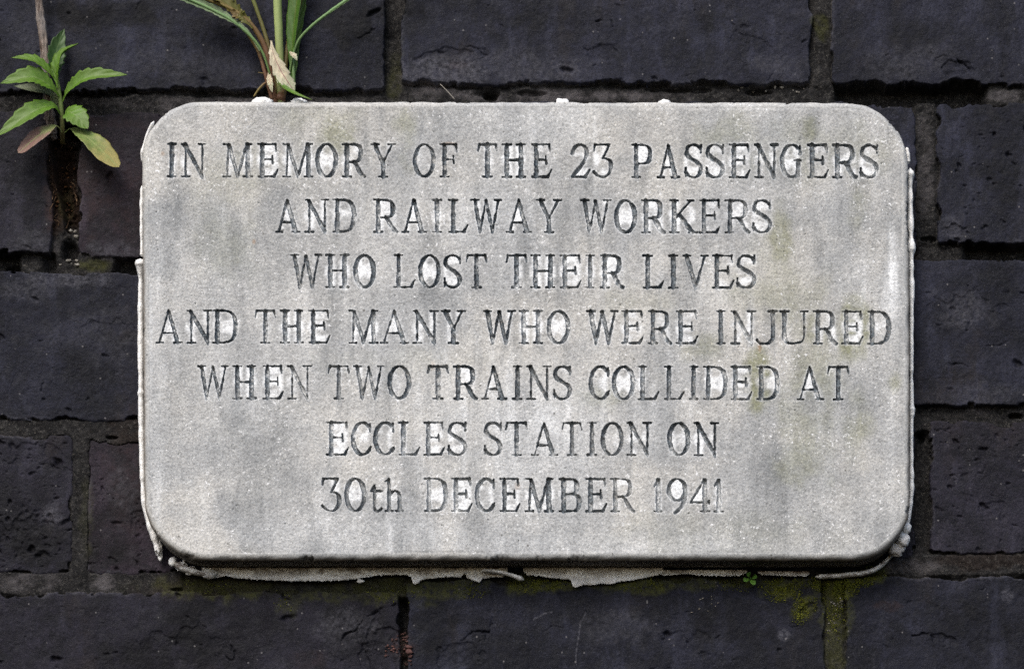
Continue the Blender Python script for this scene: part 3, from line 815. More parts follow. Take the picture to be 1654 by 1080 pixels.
RND = 11.0
def build_plaque():
    step = 0.85
    xs = np.arange(PX0 - 3, PX1 + 6, step); ys = np.arange(PY0 - 3, PY1 + 4, step)
    X, Yp = np.meshgrid(xs, ys)
    X = X.astype(np.float32); Yp = Yp.astype(np.float32)
    sh = X.shape
    sdl = np.full(sh, 50.0, np.float32)
    owner = np.full(sh, -1, np.int8)
    for li, (y0, y1, txt) in enumerate(LINES):
        tk = txt.split()
        for k in range(0, len(tk), 3):
            ch, x0, x1 = tk[k], float(tk[k + 1]), float(tk[k + 2])
            xm = (x0 + x1) / 2
            off = (xm - 827) * 0.0016
            h = y1 - y0
            jx = np.searchsorted(xs, [x0 - 9, x1 + 9]); jy = np.searchsorted(ys, [y0 - 10, y1 + 10])
            sl = (slice(jy[0], jy[1]), slice(jx[0], jx[1]))
            u = X[sl] - x0; v = (y1 + off) - Yp[sl]
            d = np.full(u.shape, 50.0, np.float32)
            for (ax, ay, ra, bx, by, rb) in glyph(ch, x1 - x0, h):
                ex, ey = bx - ax, by - ay
                L2 = ex * ex + ey * ey + 1e-6
                t = np.clip(((u - ax) * ex + (v - ay) * ey) / L2, 0, 1)
                d = np.minimum(d, np.hypot(u - ax - t * ex, v - ay - t * ey) - (ra + (rb - ra) * t))
            m = d < sdl[sl]
            sdl[sl] = np.where(m, d, sdl[sl]); owner[sl] = np.where(m, li, owner[sl])
    ragged = fbm(xs, ys, 7, 201, 3) * 0.85 + fbm(xs, ys, 60, 202, 2) * 0.35
    sdl = sdl + ragged
    worn = 0.5 + 0.5 * np.clip(fbm(xs, ys, 90, 203, 3) * 1.4, -1, 1)
    depth = (6.2 + 2.6 * worn) * sstep(0.45, -1.3, sdl)
    depth += fbm(xs, ys, 5, 204, 2) * 0.45 * sstep(0, -2, sdl)
    surf = fbm(xs, ys, 170, 211, 3) * 0.9 + fbm(xs, ys, 7, 212, 3) * 0.30 + vnoise(xs, ys, 2.2, 213) * 0.22
    rp = np.random.default_rng(9)
    for i in range(150):
        px, py = rp.uniform(PX0 + 12, PX1 - 12), rp.uniform(PY0 + 12, PY1 - 14)
        r = rp.uniform(1.3, 2.6)
        jx = np.searchsorted(xs, [px - 6, px + 6]); jy = np.searchsorted(ys, [py - 6, py + 6])
        sl = (slice(jy[0], jy[1]), slice(jx[0], jx[1]))
        surf[sl] -= rp.uniform(0.8, 2.2) * sstep(r, 0.3, np.hypot(X[sl] - px, Yp[sl] - py))
    H = TH + surf - depth
    # stains -------------------------------------------------
    inside = (sdl < 0.2).astype(np.float32)
    def run(a, ax, rev):
        R = int((34 if ax == 0 else 23) / step)
        b = np.flip(a, ax) if rev else a
        out = np.zeros_like(b); cur = np.zeros(b.shape[1 - ax], np.float32)
        for i in range(b.shape[ax]):
            row = b[i] if ax == 0 else b[:, i]
            cur = np.where(row > 0, 1.0, np.maximum(cur - 1.0 / R, 0))
            if ax == 0: out[i] = cur
            else: out[:, i] = cur
        return np.flip(out, ax) if rev else out
    dirs = [run(inside, 0, False), run(inside, 0, True), run(inside, 1, False), run(inside, 1, True)]
    enc = np.minimum(np.minimum(dirs[0], dirs[1]), np.minimum(dirs[2], dirs[3]))
    enc = box_blur((enc > 0.02).astype(np.float32), 3)
    n4 = fbm(xs, ys, 55, 221, 3)
    part = box_blur(inside, 8)
    white = enc * np.clip(0.66 + n4 * 0.9 + fbm(xs, ys, 14, 224, 3) * 0.5, 0.1, 0.85) * (X > 0) + 0.20 * np.clip(part * 1.5, 0, 1) * np.clip(0.5 + n4, 0.05, 1)
    # pale run-off between and below the letters
    runoff = np.clip(fbm(xs, ys, 15, 222, 3, sy=130) - 0.12, 0, 1) * 1.3
    for i, (cx, cy, rx, ry, a) in enumerate(((820, 700, 330, 190, .35), (870, 205, 120, 60, .35), (1440, 450, 20, 90, .9), (1150, 470, 60, 60, .25), (1380, 440, 60, 60, .3), (400, 640, 60, 60, .35), (760, 350, 120, 60, .35), (250, 650, 26, 300, .3), (600, 860, 340, 40, .3), (960, 880, 480, 26, .35))):
        q = np.sqrt(((X - cx) / rx) ** 2 + ((Yp - cy) / ry) ** 2)
        white = np.maximum(white, a * sstep(1.1, 0.2, q + n4 * 0.3) * (0.5 + 0.5 * runoff))
    white = np.clip(white + 0.10 * runoff, 0, 1)
    green = np.zeros(sh, np.float32); grey = np.zeros(sh, np.float32); rust = np.zeros(sh, np.float32)
    nz = fbm(xs, ys, 40, 231, 4); nzs = fbm(xs, ys, 26, 232, 4, sy=120)
    for (cx, cy, rx, ry, a) in ((545, 205, 60, 45, .55), (660, 205, 26, 50, .5), (520, 190, 100, 30, .25), (1310, 205, 26, 45, .55), (1180, 215, 60, 40, .3), (1330, 240, 140, 60, .25), (1385, 320, 30, 50, .45), (1260, 390, 26, 60, .55),
                                (1225, 600, 26, 70, .95), (1222, 640, 16, 40, 1.0), (1375, 540, 30, 60, .8), (1390, 520, 16, 30, .8), (1330, 530, 60, 40, .5), (1310, 600, 60, 60, .4), (1290, 720, 50, 90, .4), (1390, 680, 26, 60, .5),
                                (1445, 620, 18, 26, .6), (1260, 470, 90, 80, .35), (400, 290, 80, 60, .2), (370, 400, 60, 60, .22), (980, 640, 60, 26, .35), (1130, 560, 60, 30, .35), (1050, 490, 80, 30, .2), (700, 590, 200, 30, .15), (1180, 860, 240, 50, .15)):
        q = np.sqrt(((X - cx) / rx) ** 2 + ((Yp - cy) / ry) ** 2)
        green = np.maximum(green, min(1, 1.3 * a) * sstep(1.15, 0.1, q + nz * 0.45 + nzs * 0.3))
    for (cx, cy, rx, ry, a) in ((440, 195, 100, 50, .45), (600, 220, 90, 60, .5), (720, 215, 40, 60, .6), (1310, 205, 24, 60, .6), (800, 210, 160, 40, .3), (1140, 230, 90, 40, .4), (1290, 370, 50, 70, .5), (1330, 440, 60, 90, .5),
                                (1310, 500, 70, 60, .6), (360, 330, 40, 140, .35), (280, 330, 26, 90, .4), (330, 380, 26, 60, .45), (1290, 600, 80, 80, .45), (1260, 740, 60, 80, .45), (1330, 780, 60, 70, .4), (1250, 850, 60, 30, .3),
                                (430, 740, 100, 110, .3), (370, 650, 90, 70, .3), (520, 310, 110, 40, .35), (520, 250, 40, 40, .4), (1060, 380, 80, 40, .2), (900, 480, 300, 30, .2), (1090, 230, 300, 70, .2), (700, 480, 60, 20, .3), (1460, 800, 20, 90, .3)):
        q = np.sqrt(((X - cx) / rx) ** 2 + ((Yp - cy) / ry) ** 2)
        grey = np.maximum(grey, 0.75 * a * sstep(1.2, 0.1, q + nz * 0.4 + nzs * 0.45))
    # dark soiling clinging just under letter feet
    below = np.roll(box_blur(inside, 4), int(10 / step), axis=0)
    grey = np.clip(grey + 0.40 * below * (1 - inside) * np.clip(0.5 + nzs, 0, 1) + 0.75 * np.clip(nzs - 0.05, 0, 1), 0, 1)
    for (cx, cy, rx, ry, a) in ((1227, 558, 4, 12, .9), (836, 785, 6, 8, .7), (410, 390, 4, 5, .7), (263, 248, 4, 5, .6), (543, 705, 4, 3, .9), (725, 232, 14, 3, .6), (700, 590, 5, 10, .3)):
        q = np.sqrt(((X - cx) / rx) ** 2 + ((Yp - cy) / ry) ** 2)
        rust = np.maximum(rust, a * sstep(1.2, 0.2, q))
    green *= (1 - enc * 0.8); grey *= (1 - enc * 0.75)
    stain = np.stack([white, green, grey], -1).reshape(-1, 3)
    psd = plaque_sd(X, Yp)
    rim = 0.0 * X
    edge = np.stack([rim, rust, 0 * X], -1).reshape(-1, 3)
    fade = 1 - np.clip(0.14 * sstep(540, 800, Yp) + 0.05 + 0.25 * fbm(xs, ys, 70, 241, 3), 0, 0.4)
    cut = np.stack([sstep(1.0, 0.35, sdl) * fade, 0 * X, 0 * X], -1).reshape(-1, 3)

    # keep cells inside the flat field and snap their border onto the start of the arris
    keepv = psd < -RND
    kq = keepv[:-1, :-1] & keepv[1:, :-1] & keepv[1:, 1:] & keepv[:-1, 1:]
    cnt = np.zeros(sh, np.int8)
    for a in (slice(0, -1), slice(1, None)):
        for b in (slice(0, -1), slice(1, None)):
            cnt[a, b] += kq
    border = (cnt > 0) & (cnt < 4)
    e = 0.5
    gx = (plaque_sd(X + e, Yp) - plaque_sd(X - e, Yp)); gy = (plaque_sd(X, Yp + e) - plaque_sd(X, Yp - e))
    gl = np.hypot(gx, gy) + 1e-6
    mv = np.where(border, (-RND - psd), 0)
    XX = X + gx / gl * mv; YY = Yp + gy / gl * mv
    fadeedge = sstep(-RND, -RND - 5, psd)
    H = TH + (H - TH) * fadeedge
    a1, _, a3 = at(XX, YY, TH)
    co = np.stack([a1, -H * S, a3], -1).reshape(-1, 3)
    ny, nx = sh
    I = np.arange(ny * nx, dtype=np.int32).reshape(ny, nx)
    quads = np.stack([I[:-1, :-1], I[1:, :-1], I[1:, 1:], I[:-1, 1:]], -1).reshape(-1, 4)
    ins = sdl < 1.1
    lq = ins[:-1, :-1] & ins[1:, :-1] & ins[1:, 1:] & ins[:-1, 1:]
    ow = owner[:-1, :-1]
    root = thing('memorial_plaque', 'pale grey stone memorial plaque with rounded corners and seven engraved lines of lettering', 'plaque', atv(827, 900, 0))
    stone = mat_stone(); cutm = mat_stone('painted_engraving', True)
    for li in range(7):
        sel = (kq & lq & (ow == li)).ravel()
        used, q = sub_grid(None, quads, sel)
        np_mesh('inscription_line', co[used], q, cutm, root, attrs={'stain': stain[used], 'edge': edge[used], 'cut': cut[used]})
    sel = (kq & ~(lq & (ow >= 0))).ravel()
    used, q = sub_grid(None, quads, sel)
    fco, fst, fed = co[used], stain[used], edge[used]
    # arris and sides: rings around the outline
    N = 2600
    ang = np.linspace(0, 2 * math.pi, N, endpoint=False)
    # march outline points: start from a centred rectangle boundary, project to iso-contours
    cx, cy = (PX0 + PX1) / 2, (PY0 + PY1) / 2
    hw, hh = (PX1 - PX0) / 2, (PY1 - PY0) / 2
    per = np.linspace(0, 1, N, endpoint=False) * 4 * (hw + hh)
    bx = np.zeros(N); by = np.zeros(N)
    for i, p in enumerate(per):
        if p < 2 * hw: bx[i], by[i] = PX0 + p, PY0
        elif p < 2 * hw + 2 * hh: bx[i], by[i] = PX1, PY0 + p - 2 * hw
        elif p < 4 * hw + 2 * hh: bx[i], by[i] = PX1 - (p - 2 * hw - 2 * hh), PY1
        else: bx[i], by[i] = PX0, PY1 - (p - 4 * hw - 2 * hh)
    def contour(iso):
        x, y = bx.copy(), by.copy()
        for it in range(14):
            d = plaque_sd(x, y) - iso
            gx = plaque_sd(x + .5, y) - plaque_sd(x - .5, y); gy = plaque_sd(x, y + .5) - plaque_sd(x, y - .5)
            g = np.hypot(gx, gy) + 1e-6
            x = x - gx / g * d; y = y - gy / g * d
        return x, y
    rings = [(-RND - 2.5, TH - 1.2), (-RND, TH)]
    for k in range(1, 9):
        a = math.pi / 2 * k / 8
        rings.append((-RND + RND * math.sin(a), TH - RND + RND * math.cos(a)))
    for dd in np.linspace(TH - RND - 5, 2, 9):
        rings.append((0.0 - 0.03 * (TH - RND - dd), dd))
    rco = []; rim_a = []
    for k, (iso, dd) in enumerate(rings):
        x, y = contour(iso)
        a1, _, a3 = at(x, y, TH)
        wob = np.array([mnoise.noise(Vector((float(u) * .05, float(v) * .05, dd * .08))) for u, v in zip(x, y)])
        amp = 0.0 if k < 2 else min(1.0, (k - 1) / 5) * 1.5
        ddn = dd + (wob * amp * 0.6 if dd < TH - 1 else 0)
        c = np.stack([a1, -ddn * S + 0 * a1, a3], -1)
        chipn = np.array([max(0.0, mnoise.noise(Vector((float(u) * .035 + 9, float(v) * .035, 5.0))) + 0.45 * mnoise.noise(Vector((float(u) * .17, float(v) * .17, 2.0))) - 0.34) for u, v in zip(x, y)])
        if 2 <= k <= 10: wob = wob - chipn * 9.0 / 1.5 * (1 if k < 10 else .4)
        nx_ = (x - cx) / np.hypot(x - cx, y - cy); ny_ = (y - cy) / np.hypot(x - cx, y - cy)
        c[:, 0] += nx_ * wob * amp * S; c[:, 2] -= ny_ * wob * amp * S
        rco.append(c)
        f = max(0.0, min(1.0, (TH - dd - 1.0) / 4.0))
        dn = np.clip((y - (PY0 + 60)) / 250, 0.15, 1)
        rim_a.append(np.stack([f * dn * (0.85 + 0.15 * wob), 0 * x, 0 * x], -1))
    base = len(fco)
    rq = []
    ids = np.arange(N, dtype=np.int32)
    for k in range(len(rings) - 1):
        a = base + k * N + ids; b = base + k * N + np.roll(ids, -1)
        c = base + (k + 1) * N + np.roll(ids, -1); d = base + (k + 1) * N + ids
        rq.append(np.stack([a, d, c, b], -1))
    rq = np.concatenate(rq)
    allco = np.concatenate([fco] + rco)
    rst = np.tile(np.array([[0.08, 0.05, 0.15]], np.float32), (N * len(rings), 1))
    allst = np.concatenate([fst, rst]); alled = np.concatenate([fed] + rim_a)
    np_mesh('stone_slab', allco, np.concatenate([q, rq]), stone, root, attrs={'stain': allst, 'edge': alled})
    return root

plaque = build_plaque()

# ------------------------------------------------------------------ tubes, leaves, small shapes
def catmull(pts, n):
    P = np.array(pts, float)
    P = np.vstack([2 * P[0] - P[1], P, 2 * P[-1] - P[-2]])
    segs = len(P) - 3
    out = []
    for t in np.linspace(0, segs - 1e-6, n):
        i = int(t); f = t - i
        p0, p1, p2, p3 = P[i], P[i + 1], P[i + 2], P[i + 3]
        out.append(0.5 * ((2 * p1) + (-p0 + p2) * f + (2 * p0 - 5 * p1 + 4 * p2 - p3) * f * f + (-p0 + 3 * p1 - 3 * p2 + p3) * f ** 3))
    return np.array(out)

def frames(W):
    T = np.gradient(W, axis=0); T /= np.linalg.norm(T, axis=1)[:, None] + 1e-12
    return T

def tube_arrays(pts, n=40, sides=10, rough=0.0, flat=1.0, seed=0, groove=0.0):
    """pts: (x, y, d, r) in pixels -> vertices, quads, tris, attr"""
    C = catmull(pts, n)
    W = np.stack(at(C[:, 0], C[:, 1], C[:, 2]), -1)
    T = frames(W)
    view = np.array([0, -1.0, 0.0])
    co = []; at_ = []
    for i in range(n):
        n1 = np.cross(T[i], view); l = np.linalg.norm(n1)
        n1 = n1 / l if l > 1e-6 else np.array([1.0, 0, 0])
        n2 = np.cross(n1, T[i])
        for k in range(sides):
            a = 2 * math.pi * k / sides
            r = C[i, 3] * S * (1 + rough * mnoise.noise(Vector((i * 0.35 + seed, math.cos(a) * 1.5, math.sin(a) * 1.5 + seed))))
            if groove:
                r *= 1 + groove * math.sin(a * 5 + seed + i * 0.02)
            co.append(W[i] + n1 * math.cos(a) * r + n2 * math.sin(a) * r * flat)
            at_.append((i / (n - 1), k / sides, 0.5))
    q = []
    for i in range(n - 1):
        for k in range(sides):
            q.append((i * sides + k, i * sides + (k + 1) % sides, (i + 1) * sides + (k + 1) % sides, (i + 1) * sides + k))
    tr = []
    a0 = len(co); co.append(W[0] - T[0] * C[0, 3] * S * 0.5); at_.append((0, 0, .5))
    a1 = len(co); co.append(W[-1] + T[-1] * C[-1, 3] * S * 0.5); at_.append((1, 0, .5))
    for k in range(sides):
        tr.append((a0, (k + 1) % sides, k)); b = (n - 1) * sides; tr.append((a1, b + k, b + (k + 1) % sides))
    return np.array(co), np.array(q), np.array(tr), np.array(at_)

def merge(parts):
    co = []; q = []; t = []; a = []; off = 0
    for (c, qq, tt, aa) in parts:
        co.append(c); a.append(aa)
        if len(qq): q.append(qq + off)
        if len(tt): t.append(tt + off)
        off += len(c)
    return np.concatenate(co), (np.concatenate(q) if q else np.zeros((0, 4), int)), (np.concatenate(t) if t else None), np.concatenate(a)

def tube(name, pts, mat, parent=None, attr='leaf', **kw):
    c, q, t, a = tube_arrays(pts, **kw)
    return np_mesh(name, c, q, mat, parent, tris=t, attrs={attr: a})

def leaf_arrays(pts, width, petiole=0.15, peak=0.55, cup=0.25, roll=0.0, teeth=0.0, nteeth=7, twist=0.0, seed=0, sharp=1.0, wave=0.0, n=46, m=6, tipw=0.0, thick=0.9, petw=1.6):
    C = catmull(pts, n)
    W = np.stack(at(C[:, 0], C[:, 1], C[:, 2]), -1)
    T = frames(W)
    nr = np.array([0, -0.85, 0.5]); nr /= np.linalg.norm(nr)
    co = []; ar = []
    js = range(-m, m + 1)
    for layer in (0, 1):
        for i in range(n):
            s = i / (n - 1)
            side = np.cross(T[i], nr); side /= np.linalg.norm(side) + 1e-9
            nn = np.cross(side, T[i])
            r = roll + twist * s
            sd_ = side * math.cos(r) + nn * math.sin(r)
            up = np.cross(sd_, T[i])
            if s < petiole:
                hw = petw
            else:
                u = (s - petiole) / (1 - petiole)
                e = math.log(0.5) / math.log(peak)
                v = u ** e
                hw = petw * (1 - u) + (width / 2) * math.sin(math.pi * min(1, v * (1 - tipw * 0.5))) ** sharp
                if u > 0.985 and tipw: hw *= 0.6
            for j in js:
                c = j / m
                hwj = hw
                if teeth and s > petiole + 0.12:
                    ph = (s * nteeth + (0.3 if j > 0 else 0) + seed * .37) % 1.0
                    hwj = hw * (1 + teeth * (ph - 0.5) * abs(c) ** 2)
                hwj *= 1 + 0.05 * mnoise.noise(Vector((s * 6, seed * 3.1 + (1 if j > 0 else -1), 0.3)))
                lift = cup * abs(c) ** 1.6 * hwj + wave * hw * math.sin(s * 14 + seed + (1.5 if j > 0 else 0)) * abs(c) ** 2
                p = W[i] + (sd_ * c * hwj + up * (lift - layer * thick * (1 - 0.7 * abs(c)))) * S
                co.append(p); ar.append((s, abs(c), (seed * .37) % 1))
    k = 2 * m + 1
    q = []
    for i in range(n - 1):
        for j in range(k - 1):
            a = i * k + j
            q.append((a, a + 1, a + k + 1, a + k))
            b = n * k + a
            q.append((b, b + k, b + k + 1, b + 1))
    # close the edge
    for i in range(n - 1):
        for j in (0, k - 1):
            a = i * k + j; b = n * k + a
            q.append((a, a + k, b + k, b) if j == 0 else (a, b, b + k, a + k))
    return np.array(co), np.array(q), np.zeros((0, 3), int), np.array(ar)

def leaf(name, pts, width, mat, parent, label=None, **kw):
    c, q, t, a = leaf_arrays(pts, width, **kw)
    o = np_mesh(name, c, q, mat, parent, attrs={'leaf': a})
    if label:
        o['label'] = label
    return o

def blob_arrays(cx, cy, d, rx, ry, rd, seed=0, rough=0.25, nu=14, nv=10, dirt=0.2):
    co = []; q = []; ar = []
    for i in range(nv + 1):
        th = math.pi * i / nv
        for k in range(nu):
            ph = 2 * math.pi * k / nu
            v = Vector((math.sin(th) * math.cos(ph), math.cos(th), math.sin(th) * math.sin(ph)))
            f = 1 + rough * mnoise.noise(v * 1.6 + Vector((seed * 7.7, 0, 0)))
            w = atv(cx + v.x * rx * f, cy + v.y * ry * f, d + v.z * rd * f)
            co.append(w); ar.append((dirt, 0, 0))
    for i in range(nv):
        for k in range(nu):
            q.append((i * nu + k, (i + 1) * nu + k, (i + 1) * nu + (k + 1) % nu, i * nu + (k + 1) % nu))
    return np.array(co), np.array(q), np.zeros((0, 3), int), np.array(ar)

# ------------------------------------------------------------------ sealant squeezed out round the plaque
SEAL = mat_sealant()
def bead(parts, label=None):
    c, q, t, a = merge(parts)
    o = np_mesh('sealant_bead', c, q, SEAL, plaque, tris=t, attrs={'stain': a})
    if label: o['label'] = label
    return o

def side_bead(path, knobs, base_r, seed, n=240, dirt=0.1, amp=0.35):
    """path (x,y,d); knobs (y, extra radius, spread)"""
    C = catmull(path, n)
    pts = []
    for i, (x, y, d) in enumerate(C):
        r = base_r * (1 + amp * mnoise.noise(Vector((y * 0.045, seed, 0))) + 0.18 * mnoise.noise(Vector((y * 0.075, seed, 4))))
        for (ky, kr, ks) in knobs:
            r += kr * math.exp(-((y - ky) / ks) ** 2)
        e = min(i, n - 1 - i) / 6.0
        pts.append((x, y, d, max(0.4, r * min(1, 0.25 + e))))
    c, q, t, a = tube_arrays(pts, n=n, sides=14, rough=0.0, flat=1.5, seed=seed)
    a = np.stack([np.full(len(c), dirt), 0 * c[:, 0], 0 * c[:, 0]], -1)
    return c, q, t, a

# left side
LX = lambda y: PX0 + (y - 250) * 0.0065
bead([side_bead([(LX(300) + .4, 300, 22), (LX(340) - .2, 340, 20), (LX(400) - .4, 400, 20), (LX(414) - 0.4, 414, 20)], [(330, 1.0, 8), (352, .8, 6), (372, .8, 6)], 2.6, 1.0, n=90)])
bead([side_bead([(LX(418) - 3.0, 418, 30), (LX(440) - 2.2, 440, 26), (LX(500) - 3.0, 500, 24), (LX(600) - 3.2, 600, 24), (LX(680) - 3.0, 680, 23), (LX(760) - 1.6, 760, 23), (233, 812, 20), (242, 846, 16), (250, 868, 14), (256, 892, 12)],
                [(424, 3.6, 6), (432, 2.4, 9), (548, 1.4, 10), (580, 1.0, 8), (636, 1.6, 4), (660, .8, 14), (720, 1.0, 12), (850, 1.8, 12), (868, 2.0, 10), (886, 1.2, 6)], 4.4, 2.0, n=380)])
bead([side_bead([(249, 196, 40), (240, 212, 38), (233, 232, 36), (229.6, 250, 34), (229.5, 262, 30)], [(245, 1.2, 6), (200, .8, 6)], 2.0, 3.0, n=60)])
bead([blob_arrays(250, 866, 14, 6, 14, 8, 51, .5, dirt=.25), blob_arrays(256, 884, 12, 6, 12, 7, 52, .6, dirt=.3), blob_arrays(259, 897, 10, 3.5, 9, 4, 53, .4, dirt=.1), blob_arrays(244, 846, 16, 5, 14, 6, 54, .5, dirt=.1)])
# right side
RX = lambda y: PX1 - 3.0 * float(sstep(560, 240, y))
bead([side_bead([(RX(240) - 3.0, 238, 40), (RX(250) - .8, 252, 38), (RX(262), 264, 36)], [(250, 1.0, 5)], 2.8, 5.0, n=40)])
bead([side_bead([(RX(275) + 2.6, 272, 36), (RX(330) + 2.4, 330, 34), (RX(400) + 2.8, 400, 34), (RX(500) + 2.2, 500, 32), (RX(600) + 1.6, 600, 30), (RX(660) + 1.8, 660, 28), (RX(700) + 1.4, 700, 28), (RX(790) + 1.6, 790, 26), (1468, 832, 24), (1465, 846, 22)],
                [(282, 3.0, 7), (297, 1.0, 6), (322, 1.4, 9), (362, 2.2, 11), (396, 3.2, 8), (404, 2.2, 6), (432, 1.6, 7), (462, 1.8, 11), (480, 1.4, 8), (662, 2.4, 5), (670, 1.4, 5), (645, .8, 10), (786, 1.6, 8), (812, 1.0, 8)], 3.4, 6.0, n=420, dirt=0.04)])
# blobs at the lower right corner
bead([blob_arrays(1464, 852, 24, 8, 9, 9, 1, .25), blob_arrays(1459, 870, 27, 11, 11, 11, 2, .3), blob_arrays(1447, 886, 22, 14, 11, 10, 3, .45, dirt=.5),
      side_bead([(1452, 878, 14), (1440, 895, 10), (1424, 912, 9), (1400, 924, 8), (1360, 929, 7), (1318, 931, 7)], [(895, .6, 6)], 3.6, 7.0, n=150, dirt=.75)])

def skirt(lower, seed, dirt=0.6, y_top=916.0, d0=9.0, x_step=1.3):
    """a torn flap of sealant below the plaque; lower: list of (x, y) along its ragged lower edge"""
    lower = np.array(lower, float)
    xs = np.arange(lower[0, 0], lower[-1, 0], x_step)
    yl = np.interp(xs, lower[:, 0], lower[:, 1])
    co = []; ar = []
    K = 9
    for i, (x, y) in enumerate(zip(xs, yl)):
        nz = mnoise.noise(Vector((x * 0.05, seed, 0))); n2 = mnoise.noise(Vector((x * 0.22, seed, 3))); n3 = mnoise.noise(Vector((x * .6, seed, 9)))
        y = y + 1.5 * n2 + 1.6 * max(-.6, n3) + 1.2 * mnoise.noise(Vector((x * 1.3, seed, 5)))
        e = min(1.0, min(i, len(xs) - 1 - i) / 5.0)
        y = y_top + 2 + (y - y_top - 2) * (0.4 + 0.6 * e)
        hwall = wall_h(x, y)
        dl = max(4.0, hwall + 3.5) + 2.2 * nz
        curl = 5.0 + 5.0 * nz + 2.0 * mnoise.noise(Vector((x * 0.11, seed, 7)))
        prof = [(y_top, d0 + 1.5 * nz), (y_top + (y - y_top) * .25, d0 + 3.0 * nz), (y_top + (y - y_top) * .5, d0 - 2 + 3 * nz), (y_top + (y - y_top) * .75, (d0 + dl) / 2 + curl * .4),
                (y - .4, dl + curl), (y, dl + curl - 1), (y - .8, dl + curl - 2.4), (y_top + (y - y_top) * .5, (d0 + dl) / 2 - 4.0), (y_top, d0 - 8)]
        for j, (yy, dd) in enumerate(prof):
            co.append(atv(x, yy, dd)); ar.append((dirt * (1.0 - 0.75 * min(1, max(0, (yy - y_top) / max(4, y - y_top)))) + 0.06, 0, 0))
    q = []
    n = len(xs)
    for i in range(n - 1):
        for j in range(K):
            q.append((i * K + j, i * K + (j + 1) % K, (i + 1) * K + (j + 1) % K, (i + 1) * K + j))
    return np.array(co), np.array(q), np.zeros((0, 3), int), np.array(ar)

bead([side_bead([(277, 905, 12), (290, 915, 11), (306, 921, 10), (326, 926, 10), (340, 927, 10)], [(283, 0, 4)], 4.6, 17.0, n=80, dirt=.8), blob_arrays(279, 907, 12, 7, 8, 7, 5, .25, dirt=.1), blob_arrays(293, 915, 10, 10, 7, 6, 6, .45, dirt=.6), blob_arrays(308, 921, 9, 12, 6, 6, 7, .5, dirt=.9), blob_arrays(297, 908, 10, 2.4, 5, 3, 8, .3, dirt=.1)])
bead([blob_arrays(338, 926, 10, 13, 8, 8, 9, .35, dirt=.4), skirt([(326, 931), (340, 934), (356, 932), (364, 929), (380, 933), (420, 936), (470, 938), (520, 938), (548, 937), (575, 935), (590, 932), (612, 929), (640, 928), (656, 928), (664, 931), (667, 942), (671, 944), (682, 936), (700, 933), (730, 931), (752, 933)], 1.0, dirt=.75)])
bead([skirt([(748, 931), (760, 935), (770, 939), (774, 940), (780, 934), (800, 931), (820, 932)], 2.0, dirt=1.0),
      side_bead([(778, 921, 20), (800, 922, 21), (825, 928, 20), (846, 936, 16)], [(936, .6, 4)], 3.6, 9.0, n=60, dirt=.45)])
bead([skirt([(845, 928), (870, 930), (900, 934), (922, 936), (926, 947), (932, 948), (942, 944), (955, 945), (970, 942), (988, 943), (1000, 939), (1020, 937), (1040, 933), (1060, 929), (1072, 927)], 3.0, dirt=.5), skirt([(1064, 929), (1090, 928), (1110, 926), (1130, 929), (1170, 930), (1195, 929), (1208, 926)], 6.0, dirt=.7, y_top=920.0, d0=5.0)])
bead([skirt([(1224, 927), (1250, 929), (1280, 930), (1296, 930), (1308, 932)], 4.0, dirt=1.0, d0=5.0, y_top=922.0)])
# crumbs on the top edge
for i, (x, y, rx, ry) in enumerate(((424, 160, 15, 4.5), (483, 161, 12, 4), (908, 162, 11, 4.6), (1073, 163.5, 10, 4.2))):
    bead([blob_arrays(x, y + 4.5, 44, rx, ry * 1.65, 9, 20 + i, .45, dirt=.1)])
# flake hanging loose
bead([blob_arrays(582, 938, 8, 6, 3, 3, 31, .5, dirt=.2)])

# ------------------------------------------------------------------ leafy weed in the open joint
G1 = mat_leaf('weed_leaf_green', (0.088, 0.180, 0.016), (0.112, 0.205, 0.024), rib=(0.17, 0.25, 0.07))
G1b = mat_leaf('weed_leaf_dark', (0.040, 0.092, 0.022), (0.060, 0.120, 0.030), rib=(0.13, 0.20, 0.07))
G1u = mat_leaf('weed_leaf_underside', (0.13, 0.17, 0.085), (0.15, 0.18, 0.10), rib=(0.22, 0.26, 0.14))
G1p = mat_leaf('weed_leaf_purple', (0.19, 0.23, 0.080), (0.26, 0.155, 0.125), rib=(0.32, 0.36, 0.16), tipstart=0.55)
G1y = mat_leaf('weed_leaf_yellow', (0.150, 0.205, 0.055), (0.38, 0.33, 0.115), rib=(0.32, 0.36, 0.13), tipstart=0.74)
STM = mat_stem('weed_stem', (0.105, 0.085, 0.030), (0.110, 0.165, 0.040), 0.1, 0.6)
wd = thing('leafy_weed', 'young weed with toothed green leaves growing from the open joint beside the plaque', 'plant', atv(100, 215, 0))
tube('stem', [(101, 232, -14, 4.2), (101, 212, 2, 4.2), (100, 185, 12, 3.8), (97, 158, 18, 3.6), (93, 132, 24, 3.2), (90, 112, 28, 2.0)], STM, wd, n=50, rough=.12)
leaf('leaf', [(93, 138, 22), (88, 110, 22), (92, 80, 18), (104, 46, 14)], 28, G1b, wd, petiole=.05, peak=.55, cup=.35, roll=-.55, teeth=.3, nteeth=7, seed=1)
leaf('leaf', [(93, 142, 26), (90, 115, 32), (100, 88, 40), (127, 70, 46)], 28, G1, wd, petiole=.08, peak=.58, cup=.30, roll=.5, teeth=.3, nteeth=7, seed=2)
leaf('leaf', [(92, 136, 24), (80, 116, 34), (55, 97, 44), (18, 93, 46)], 23, G1, wd, petiole=.12, peak=.62, cup=.25, roll=-.25, teeth=.34, nteeth=8, seed=3)
leaf('leaf', [(96, 156, 22), (80, 138, 36), (50, 124, 50), (0, 135, 56)], 32, G1, wd, petiole=.1, peak=.6, cup=.3, roll=.15, teeth=.3, nteeth=9, seed=4)
